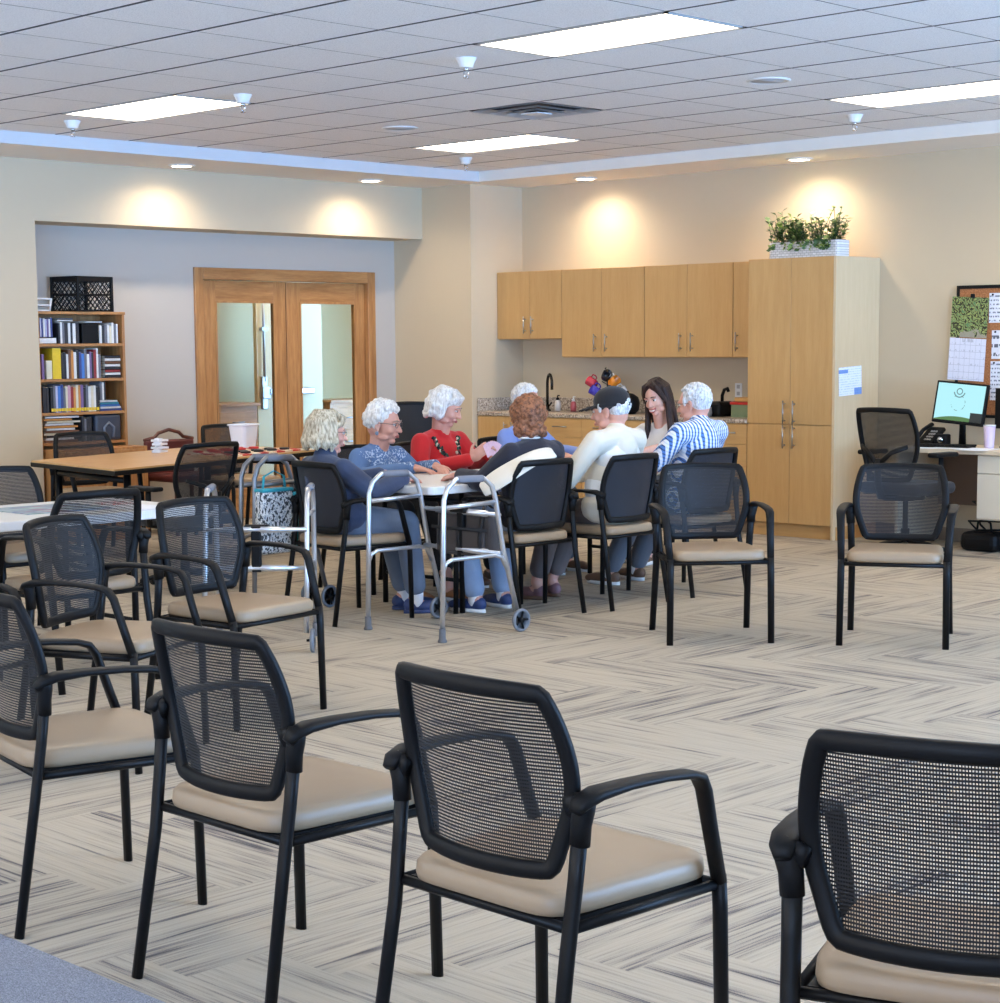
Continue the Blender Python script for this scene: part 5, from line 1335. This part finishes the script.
def fib(n):
    g = PI * (3 - math.sqrt(5))
    for i in range(n):
        z = 1 - 2 * (i + .5) / n; r = math.sqrt(1 - z * z); yield (math.cos(g * i) * r, math.sin(g * i) * r, z)
def hair(root, hm, mat, style, seed=1, voxel=.0045):
    rnd = random.Random(seed); h = HeadMB(hm)
    low = style == 'curly'
    if style in ('curly', 'perm'):
        r0 = .021 if style == 'perm' else .024
        for (x, y, z) in fib(230):
            if y > .30 and z < .50: continue
            if (z < -.62 and not (low and y < -.1)) or (z < -.35 and y > (-.05 if not low else .02)): continue
            if y > .12 and z < .05 : continue
            j = lambda: rnd.uniform(-.006, .006)
            g = 1.0 + (.05 if z < .2 else 0)
            h.ell((x * .083 * g + j(), -.014 + y * .099 * g + j(), .034 + z * .093 + j()), (r0 * rnd.uniform(.75, 1.15),) * 3, None, 8, 6)
        h.ell((0, -.022, .040), (.083, .096, .088))
        if low:
            for q in range(46):
                a = PI + PI * q / 45; rr_ = rnd.uniform(.75, 1.05); h.ell((math.cos(a) * .082 * rr_, -.03 + math.sin(a) * .07 * rr_, rnd.uniform(-.105, -.02)), (.023 * rnd.uniform(.8, 1.1),) * 3, None, 8, 6)
    elif style in ('bob', 'wavybob', 'shortbob'):
        flare = style != 'shortbob'
        h.ell((0, -.02, .042), (.084, .098, .088))
        n = 40
        for q in range(n):
            a = 2 * PI * q / n; ca, sa = math.cos(a), math.sin(a)      # sa toward face
            if sa > .42: continue
            L = -.085 - (.035 if style == 'bob' else .0) + rnd.uniform(-.018, .012) + .03 * max(0, sa)
            fl = (1.16 if flare else .99) + rnd.uniform(-.05, .08)
            L += 0 if flare else .02
            P = [(ca * .045, -.02 + sa * .055, .115), (ca * .083, -.02 + sa * .098, .06), (ca * .092, -.02 + sa * .106, .0), (ca * .088 * fl, -.02 + sa * .1 * fl, -.05), (ca * .08 * fl, -.02 + sa * .095 * fl, L)]
            h.chain(P, [.019, .019, .019, .018, .012], 7)
            if not flare:
                for p_ in P[1:]: h.ell([c_ + rnd.uniform(-.009, .009) for c_ in p_], (rnd.uniform(.015, .024),) * 3, None, 8, 6)
        for q in range(11):
            a = PI * (q + .5) / 11; h.chain([(math.cos(a) * .03, .02, .122), (math.cos(a) * .07, .062 + .02 * math.sin(a), .088), (math.cos(a) * .083, .058 * math.sin(a) + .022, .045)], [.015, .014, .009], 7)
    elif style == 'long':
        h.ell((0, -.02, .042), (.081, .095, .086))
        n = 46
        for q in range(n):
            a = 2 * PI * q / n; ca, sa = math.cos(a), math.sin(a)
            if sa > .35: continue
            L = -.30 + rnd.uniform(-.04, .03); f = .08 if sa > -.2 else 0
            P = [(ca * .03, -.015 + sa * .05, .118), (ca * .08, -.02 + sa * .095, .06), (ca * .087, -.02 + sa * .1, -.01), (ca * .09, -.015 + sa * .092 + f * .3, -.1), (ca * .098, -.005 + sa * .085 + f * .7, -.2), (ca * .09, 0 + sa * .085 + f, L)]
            h.chain(P, [.014, .015, .015, .016, .015, .008], 7)
        for s in (-1, 1):
            for q in range(5): h.chain([(s * .006, .03 + .008 * q, .122 - .004 * q), (s * .05, .06, .098 - .008 * q), (s * .078, .045, .04 - .01 * q), (s * .088, .02, -.04)], [.012, .012, .011, .009], 7)
    elif style in ('short', 'thin'):
        if style == 'short': h.ell((0, -.022, .040), (.080, .095, .087))
        h.ell((0, -.05, -.0), (.074, .062, .055 if style == 'thin' else .07))
        for (x, y, z) in fib(150):
            if y > .25 and z < .62: continue
            if z < -.52 or (z < -.1 and y > -.2): continue
            if style == 'thin' and z > -.1: continue
            h.ell((x * .080, -.02 + y * .095, .036 + z * .089), (.014, .02, .012), (rnd.uniform(-.5, .5), rnd.uniform(-.5, .5), rnd.uniform(-3, 3)), 8, 6)
        for s in (-1, 1): h.ell((s * .073, .03, .018), (.009, .012, .03))
    return remeshed(h, 'hair', mat, voxel, 4 if style == 'wavybob' else 2, root)

def person(label, loc, deg, sp):
    g = lambda k_, d_: sp.get(k_, d_)
    hx, hy, hz = sp['head']; hs = g('hs', .96); zs = g('zs', hz - .205); ys = g('ys', hy - .035); sw = g('sw', .155); xs = g('xs', hx * .7); slope = g('slope', .02)
    hm = head_matrix(vec(hx, hy, hz), g('yaw', 0), g('pitch', -6), g('roll', 0), hs)
    S = {s: vec(xs + s * sw, ys, zs - slope) for s in (-1, 1)}
    E_ = {s: Vector(g('elbow', {}).get(s, (xs + s * (sw + .065), ys + .10, .80 if zs > .9 else .77))) for s in (-1, 1)}
    W_ = {s: Vector(g('wrist', {}).get(s, (s * .11, .40, .775))) for s in (-1, 1)}
    HD = {s: g('hdir', {}).get(s, (-s * .35, .9, -.12)) for s in (-1, 1)}
    HP = {s: g('hpalm', {}).get(s, (0, 0, -1)) for s in (-1, 1)}
    CU = {s: g('curl', {}).get(s, .28) for s in (-1, 1)}
    hipz = .545; hy0 = g('hipy', -.05)
    hip = {s: vec(s * .085, hy0 + .02, hipz - .01) for s in (-1, 1)}
    kn = {s: Vector(g('knee', {}).get(s, (s * .10, .30, .505))) for s in (-1, 1)}
    an = {s: Vector(g('ankle', {}).get(s, (s * .10, .30, .10))) for s in (-1, 1)}
    fd = {s: Vector(g('foot', {}).get(s, (s * .15, 1, 0))).normalized() for s in (-1, 1)}
    gr = g('girth', 1.0)
    neck0 = vec(xs + (hx - xs) * .3, ys + .005, zs + .025); skull = hm @ vec(0, -.03, -.045)
    def torso(mb, e):
        mb.ell((0, hy0, .565), (.172 * gr + e * 1.5, .112 * gr + e * 1.5, .115 + e)); mb.ell((xs * .4, (hy0 + ys) / 2 - .005 + .01 * gr, (.56 + zs) / 2 - .03), (.148 * gr + e, .118 * gr + e, .15 + e))
        mb.ell((xs * .8, ys + .0, zs - .12), (.150 + e, .105 + e, .145 + e)); mb.chain([S[-1] + vec(0, 0, -.012), vec(xs, ys - .02, zs - .005), S[1] + vec(0, 0, -.012)], [.055 + e, .066 + e, .055 + e], 14)
        mb.chain([(0, hy0, .56), (xs * .5, (hy0 + ys) / 2 - .02, (.56 + zs) / 2), (xs, ys - .02, zs - .06)], [.11 + e, .105 + e, .1 + e], 14)
        if g('bust', 0):
            for s in (-1, 1): mb.ell((xs + s * .065, ys + .085, zs - .19), (.065 + e, .05 + e, .065 + e))
    # --- body (one skin)
    mb = MB(); head_pieces(mb, hm, g('male', False)); torso(mb, -.012)
    mb.chain([vec(xs, ys - .01, zs - .04), neck0, skull], [.075, .055, .05], 14); mb.chain([neck0 + vec(0, .02, .0), hm @ vec(0, .02, -.08)], [.045, .04], 12)
    for s in (-1, 1):
        mb.chain([S[s], (S[s] + E_[s]) / 2, E_[s], (E_[s] * .6 + W_[s] * .4), W_[s]], [.048, .045, .038, .037, .026], 12)
        hand_pieces(mb, W_[s], HD[s], HP[s], g('thumbside', {}).get(s, 1), CU[s], .98, .0)
        mb.chain([hip[s], kn[s], kn[s] * .55 + an[s] * .45, an[s]], [.078, .055, .05, .034], 12)
        mb.chain([an[s], vec(an[s].x, an[s].y, .05) - fd[s] * .03, vec(an[s].x, an[s].y, .035) + fd[s] * .09, vec(an[s].x, an[s].y, .028) + fd[s] * .15], [.034, .033, .03, .022], 10)
    body = remeshed(mb, 'person', g('skin', M['skin_old']), .0052, 3, None, (loc[0], loc[1], 0), (0, 0, D(deg)))
    tag(body, label, 'person', 'people around the game table')
    face_parts(body, hm, g('dark_brow', False), g('glasses', False), g('smile', False), g('closed', False))
    if g('hair', None): hair(body, hm, g('hairmat', M['h_white']), g('hair', None), g('seed', 1))
    # --- clothes
    e = .011
    mb = MB(); torso(mb, e)
    mb.chain([vec(xs, ys - .012, zs - .03), neck0 + (skull - neck0) * g('collar', .05)], [.078 + e, .056 + e], 14)
    sl = g('sleeve', 1.0)
    for s in (-1, 1):
        P = [S[s], (S[s] + E_[s]) / 2, E_[s], E_[s] * .6 + W_[s] * .4, E_[s] * .06 + W_[s] * .94]; R_ = [.054 + e, .052 + e, .046 + e, .044 + e, .032 + e]
        if sl < 1: P = P[:2] + [S[s] * .25 + E_[s] * .75]; R_ = R_[:2] + [.05 + e]
        mb.chain(P, R_, 12)
    gm = remeshed(mb, g('topname', 'sweater'), sp['top'], .007, 5, body)
    mb = MB(); e = .012
    mb.ell((0, hy0, .55), (.165 * gr + e, .108 * gr + e, .085 + e))
    for s in (-1, 1):
        ae = kn[s] + (an[s] - kn[s]) * g('leglen', .92); mb.chain([hip[s], (hip[s] + kn[s]) / 2, kn[s], kn[s] * .5 + ae * .5, ae], [.084 + e, .074 + e, .06 + e, .056 + e, .05 + e], 14)
    remeshed(mb, 'trousers', sp['legs'], .008, 4, body)
    for s in (-1, 1):
        f = fd[s]; a = an[s]; mb = MB(); lat = vec(f.y, -f.x, 0)
        R = Matrix((lat, f, vec(0, 0, 1))).transposed()
        mb.ell(vec(a.x, a.y, .048) - f * .025, (.037, .05, .042), R); mb.ell(vec(a.x, a.y, .038) + f * .07, (.043, .10, .034), R); mb.ell(vec(a.x, a.y, .034) + f * .13, (.04, .06, .028), R)
        if g('hightop', False): mb.chain([a + vec(0, 0, .0), vec(a.x, a.y, .05)], [.042, .044], 12)
        sh = remeshed(mb, 'shoe', sp['shoes'], .006, 2, body)
        mb = MB(); P = []
        for q in range(24):
            aa = 2 * PI * q / 24; wd = .044 * (1.0 if math.sin(aa) > 0 else .86); P.append(vec(a.x, a.y, .009) + f * (.052 + .125 * math.sin(aa)) + lat * wd * math.cos(aa))
        mb._add([p[:] for p in P] + [(p + vec(0, 0, .013))[:] for p in P] + [(p - vec(0, 0, .008))[:] for p in P], [list(range(24, 48)), list(range(48, 72))[::-1]] + [[q, (q + 1) % 24, 24 + (q + 1) % 24, 24 + q] for q in range(24)] + [[48 + q, 48 + (q + 1) % 24, (q + 1) % 24, q] for q in range(24)]); mb.build('sole', g('solemat', M['sole']), sh)
        if g('sock', None):
            mb = MB(); mb.chain([vec(a.x, a.y, .06), a, a + vec(0, 0, .08)], [.04, .041, .044], 12); remeshed(mb, 'sock', g('sock', None), .006, 2, body)
    return body, hm, gm

def stick_on(gm, pts, normal_from, build, name, mat, body, inward=(0, 0, 0)):
    pass
def on_garment(gm, x, z, y0=.6):
    bv = BVHTree.FromPolygons([v.co for v in gm.data.vertices], [p.vertices for p in gm.data.polygons])
    out = []
    for a, b in zip(x, z):
        hit = bv.ray_cast(Vector((a, y0, b)), Vector((0, -1, 0)))
        if hit[0] is not None: out.append((hit[0], hit[1]))
    return out

# 1 woman in navy jacket, nearest the walker, seen from behind
p1, hm, gm = person('person in navy jacket and jeans, seen from behind beside the walker', (-7.62, 6.60), -7, dict(head=(-.085, -.07, 1.02), zs=.845, ys=-.105, xs=-.05, sw=.16, yaw=-14, pitch=-4, hair='wavybob', hairmat=M['h_blond'], glasses=True, top=M['navy'], topname='jacket', legs=M['jeans'], shoes=M['shoe_navy'], solemat=M['shoe_navy'], sock=M['sock'], leglen=.86, collar=.2, elbow={1: (.215, .02, .70), -1: (-.24, .02, .70)}, wrist={1: (.17, .26, .765), -1: (-.10, .3, .775)}, ankle={1: (.13, .36, .10), -1: (-.04, .40, .10)}, knee={1: (.13, .30, .51), -1: (-.08, .32, .51)}, foot={1: (.5, 1, 0), -1: (.4, 1, 0)}, girth=1.04, seed=2))
# 2 woman in embroidered blue sweatshirt
p2, hm, gm = person('person with white curls in blue embroidered sweatshirt, hands on the table', (-8.40, 7.54), -90, dict(hs=1.04, head=(.0, .04, 1.02), zs=.83, ys=-.02, sw=.155, yaw=24, pitch=-8, hair='perm', hairmat=M['h_white'], glasses=True, top=M['embroid'], legs=M['slacks'], shoes=M['shoe_tan'], leglen=.76, bust=1, elbow={1: (.23, .06, .70), -1: (-.23, .06, .71)}, wrist={1: (.09, .40, .765), -1: (-.07, .42, .77)}, ankle={1: (.30, .62, .10), -1: (.12, .72, .10)}, knee={1: (.14, .36, .51), -1: (-.06, .36, .51)}, seed=3))
mb = HeadMB(hm)
for s in (-1, 1): mb.ell((s * .088, .0, -.056), (.009, .011, .012), None, 10, 8)
mb.build('earrings', plain('blue_grey_earring', (120, 140, 160), .3), p2)
# 3 woman in red looking at her cards
p3, hm, gm = person('person in red sweater with dark floral trim, holding pink cards', (-8.40, 8.08), -90, dict(head=(.0, .03, 1.10), zs=.90, ys=-.03, sw=.165, yaw=30, pitch=-20, hair='shortbob', hairmat=M['h_white'], closed=True, top=M['red'], legs=M['slacks'], shoes=M['shoe_br'], bust=1, elbow={1: (.25, .04, .70), -1: (-.23, .08, .71)}, wrist={1: (.07, .32, .785), -1: (-.07, .34, .80)}, hdir={1: (-.2, .75, .55), -1: (.2, .75, .55)}, hpalm={1: (-.9, -.2, .2), -1: (.9, -.2, .2)}, curl={1: .55, -1: .55}, ankle={1: (.10, .34, .10), -1: (-.10, .34, .10)}, seed=4))
rr = random.Random(5)
mt = [plain('motif_black', (28, 30, 30), .8), plain('motif_green', (44, 86, 66), .8), plain('motif_cream', (214, 200, 170), .8), plain('motif_rose', (150, 40, 50), .8)]
for s in (-1, 1):
    xs_, zs_ = [], []
    for q in range(15):
        f = q / 14; xs_.append(s * (.105 - .085 * f)); zs_.append(.90 - .17 * f)
    hits = on_garment(gm, xs_, zs_, .2); mb = MB()
    for q, (p, n_) in enumerate(hits):
        for w_ in range(3):
            c_ = p + Vector((rr.uniform(-.012, .012), 0, rr.uniform(-.012, .012))) + n_ * .002; mb.mat([0, 0, 1, 2, 3, 0, 1][(q * 3 + w_) % 7]); mb.ell(c_, (.014, .005, .010), (0, rr.uniform(-1.5, 1.5), 0), 8, 6)
    mb.build('floral_trim', mt, p3)
hits = on_garment(gm, [-.04 + .01 * q for q in range(9)], [.705 + .012 * math.sin(q) for q in range(9)], .2); mb = MB()
for q, (p, n_) in enumerate(hits): mb.mat([1, 3, 0, 2][q % 4]); mb.ell(p + n_ * .002, (.016, .006, .013), None, 8, 6)
mb.build('floral_motif', mt, p3)
M['cards'] = plain('card_back_pink', (226, 190, 206), .5, var=.25, nscale=60)
def cards(label, loc, rz, n, tilt):
    t = thing('playing_cards', label, 'playing cards', loc, rz, 'fans of playing cards')
    for q in range(n):
        a = D(-28 + 56 * q / max(1, n - 1)); mb = MB(); mb.span((-.029, -.0004 + .0011 * q, 0), (.029, .0004 + .0011 * q, .088)); mb.build('card', M['cards'], t, None, (D(tilt), a, 0))
    return t
cards('fan of pink backed cards in the hands of the person in red', (-8.40 + .43, 8.08, .81), D(70), 7, 12)
# 4 person across in pale blue, mostly hidden
p4, hm, gm = person('person with white hair in pale blue, mostly hidden behind brown curls', (-8.42, 8.85), -90, dict(head=(.0, .02, 1.11), zs=.90, hair='short', hairmat=M['h_white'], top=M['paleblue'], legs=M['grey_tr'], shoes=M['shoe_br'], glasses=True, male=True, pitch=-14, seed=6, wrist={1: (.10, .44, .775), -1: (-.10, .44, .775)}))
# 5 brown-haired woman from behind
p5, hm, gm = person('person with brown curly hair in black cardigan, seen from behind', (-7.02, 7.34), 88.6, dict(head=(.02, -.05, 1.085), zs=.92, ys=-.09, sw=.165, yaw=-38, pitch=-10, hair='curly', hairmat=M['h_brown'], top=M['cardigan'], topname='cardigan', legs=M['jeans_lt'], shoes=M['shoe_navy'], sock=M['sock'], girth=1.08, elbow={1: (.25, .04, .72), -1: (-.235, .06, .745)}, wrist={1: (.12, .30, .77), -1: (-.20, .27, .77)}, hdir={1: (-.35, .9, -.1), -1: (.15, 1, -.1)}, ankle={1: (.08, .22, .10), -1: (-.16, .20, .10)}, knee={1: (.10, .30, .51), -1: (-.17, .30, .51)}, seed=7))
mb = HeadMB(hm); mb.sweep([(math.cos(a) * .056, -.028 + math.sin(a) * .056, -.115 + .006 * math.sin(a)) for a in [2 * PI * q / 24 for q in range(24)]], .022, .014, n=8, closed=True); mb.build('collar', M['white_knit'], p5)
# 6 man in black cap
p6, hm, gm = person('person in black baseball cap and cream shirt, seen from behind', (-6.93, 7.95), 92, dict(hs=1.04, head=(.03, -.02, 1.115), zs=.965, ys=-.07, sw=.185, yaw=16, pitch=-8, male=True, hair='thin', hairmat=M['h_silver'], top=M['cream_knit'], topname='shirt', legs=M['taupe'], shoes=M['shoe_mauve'], solemat=M['shoe_br'], girth=1.15, elbow={1: (.27, .06, .72), -1: (-.29, .03, .73)}, wrist={1: (.12, .36, .77), -1: (-.22, .33, .77)}, ankle={1: (.02, .42, .10), -1: (-.14, .40, .10)}, hdir={1: (-.3, .9, -.1), -1: (-.1, 1, -.1)}, leglen=.8, seed=8))
mb = MB(); mb.ell((.02, -.078, .83), (.168, .122, .15)); mb.ell((.0, -.05, .67), (.19, .128, .15)); mb.chain([(-.11, -.072, .945), (.02, -.092, .955), (.15, -.072, .945)], [.066, .074, .066], 12)
remeshed(mb, 'knit_vest', M['white_knit'], .008, 4, p6)
M['cap'] = cloth('black_cotton_cap', (26, 26, 30), .1)
h = HeadMB(hm); h.ell((0, -.016, .052), (.088, .105, .080), None, 24, 16); h.chain([(math.cos(a) * .078, -.016 + math.sin(a) * .094, .028) for a in [2 * PI * q / 26 for q in range(27)]], [.013] * 27, 8)
for q in range(9):
    a = D(28 + 15.5 * q); h.chain([(math.cos(a) * .072, -.014 + math.sin(a) * .09, .032), (math.cos(a) * .074, -.005 + math.sin(a) * .135, .030), (math.cos(a) * .066, .0 + math.sin(a) * .182, .020 - .006 * abs(math.cos(a)))], [.007, .0065, .006], 7)
cp = remeshed(h, 'baseball_cap', M['cap'], .005, 2, p6)
h = HeadMB(hm); h.ell((.0, -.111, .036), (.026, .012, .020), (D(18), 0, 0)); h.build('hair_gap', M['h_silver'], cp, ); 
h = HeadMB(hm); h.sweep([(-.036, -.108, .020), (0, -.124, .018), (.036, -.108, .020)], .014, .006, (0, 0, 1), n=8); h.build('strap', M['cap'], cp)
h = HeadMB(hm); h.ell((0, -.016, .133), (.007, .007, .005)); h.build('button', M['cap'], cp)
# 7 laughing dark-haired woman at the table end
p7, hm, gm = person('person with long dark hair and white top, laughing at the table end', (-8.03, 9.85), 180, dict(head=(.0, .09, 1.125), hs=.98, zs=.90, ys=.02, sw=.16, yaw=8, pitch=-16, roll=6, skin=M['skin'], hair='long', hairmat=M['h_dark'], dark_brow=True, smile=True, top=M['white_top'], topname='blouse', legs=M['slacks'], shoes=M['shoe_br'], sleeve=.5, bust=1, collar=-.3, elbow={1: (.22, .20, .78), -1: (-.24, .22, .80)}, wrist={1: (.12, .46, .775), -1: (-.18, .47, .775)}, curl={1: .5, -1: .35}, seed=9))
# 8 man in plaid shirt
p8, hm, gm = person('person with silver hair and blue striped plaid shirt, seen from behind', (-6.93, 8.72), 90, dict(head=(.03, -.02, 1.13), zs=.985, ys=-.07, sw=.185, yaw=14, pitch=-8, male=True, hair='short', hairmat=M['h_silver'], glasses=True, top=M['plaid'], topname='shirt', legs=M['grey_tr'], shoes=M['shoe_br'], sock=M['sock'], sleeve=.5, girth=1.15, elbow={1: (.27, .08, .73), -1: (-.29, .05, .73)}, wrist={1: (.14, .38, .775), -1: (-.20, .36, .775)}, ankle={1: (.14, .52, .10), -1: (-.14, .50, .10)}, foot={1: (.2, 1, 0), -1: (-.1, 1, 0)}, seed=10))
cards('fan of pink backed cards in front of the person in the black cap', (-7.36, 8.02, .775), D(-70), 5, 8)
# pale coat draped over the brown-haired woman's chair
M['coat'] = cloth('cream_coat_lining', (224, 214, 196), .06)
t = thing('coat', 'cream coat draped over the chair back of the brown-haired person', 'coat', (-7.023, 7.32, 0), D(88.6))
U_ = [(.06, -.205, .93), (-.06, -.20, .925), (-.17, -.14, .87), (-.255, -.05, .80), (-.295, -.0, .735)]
L_ = [(.06, -.262, .875), (-.07, -.262, .86), (-.20, -.235, .79), (-.28, -.14, .71), (-.305, -.07, .67)]
vs = []; fs = []; NW = 5
for q, (u_, l_) in enumerate(zip(U_, L_)):
    for w_ in range(NW):
        f = w_ / (NW - 1); p = Vector(u_).lerp(Vector(l_), f); vs.append(p + Vector((-.012, -.012, 0)) * math.sin(PI * f) * (1 + .6 * math.sin(q * 2.1 + w_)))
for q in range(len(U_) - 1):
    for w_ in range(NW - 1): fs.append([q * NW + w_, q * NW + w_ + 1, (q + 1) * NW + w_ + 1, (q + 1) * NW + w_])
mb = MB(); mb._add(vs, fs); o = mb.build('drape', M['coat'], t); md = o.modifiers.new('thick', 'SOLIDIFY'); md.thickness = .012; md2 = o.modifiers.new('sub', 'SUBSURF'); md2.levels = 2; md2.render_levels = 2
# ------------------------------------------------------------------ light and view
w = bpy.data.worlds.new('direction_tinted_sky'); bpy.context.scene.world = w; w.use_nodes = True
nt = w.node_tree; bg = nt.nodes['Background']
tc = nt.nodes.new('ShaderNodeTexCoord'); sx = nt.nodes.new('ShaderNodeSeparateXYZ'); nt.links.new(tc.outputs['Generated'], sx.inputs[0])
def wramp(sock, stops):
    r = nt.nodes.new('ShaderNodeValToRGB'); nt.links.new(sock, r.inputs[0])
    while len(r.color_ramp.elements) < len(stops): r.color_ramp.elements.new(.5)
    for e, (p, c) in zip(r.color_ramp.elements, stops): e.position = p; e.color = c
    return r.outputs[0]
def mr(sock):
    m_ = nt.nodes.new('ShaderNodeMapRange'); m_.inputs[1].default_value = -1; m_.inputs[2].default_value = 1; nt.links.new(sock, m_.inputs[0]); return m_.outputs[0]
side = wramp(mr(sx.outputs[0]), [(.5, (.46, .43, .39, 1)), (.85, (.50, 1.02, 1.95, 1))])     # open blue sky on the long window side, neutral tint added behind for front windows
elev = wramp(mr(sx.outputs[2]), [(.0, (1, 1, 1, 1)), (.47, (1, 1, 1, 1)), (.53, (.55, .55, .55, 1)), (1, (.6, .6, .6, 1))])   # bright ground added below the horizon to light the ceiling
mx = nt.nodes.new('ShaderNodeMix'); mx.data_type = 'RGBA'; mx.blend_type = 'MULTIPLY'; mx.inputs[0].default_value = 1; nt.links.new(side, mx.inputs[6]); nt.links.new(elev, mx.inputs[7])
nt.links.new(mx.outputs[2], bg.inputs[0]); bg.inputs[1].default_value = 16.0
ld = bpy.data.lights.new('hall_fill', 'AREA'); ld.energy = 14; ld.size = 1.0; ld.color = (1, .84, .58); lo = bpy.data.objects.new('hall_fill', ld); COL.objects.link(lo); lo.location = (-13.5, 10.8, 2.58)  # unseen light added to brighten the corridor, no fitting modelled
sc = bpy.context.scene
sc.view_settings.view_transform = 'Standard'; sc.view_settings.look = 'None'; sc.view_settings.gamma = 1.0; sc.view_settings.use_curve_mapping = False
sc.view_settings.exposure = 0.46
sc.cycles.max_bounces = 8; sc.cycles.transparent_max_bounces = 24
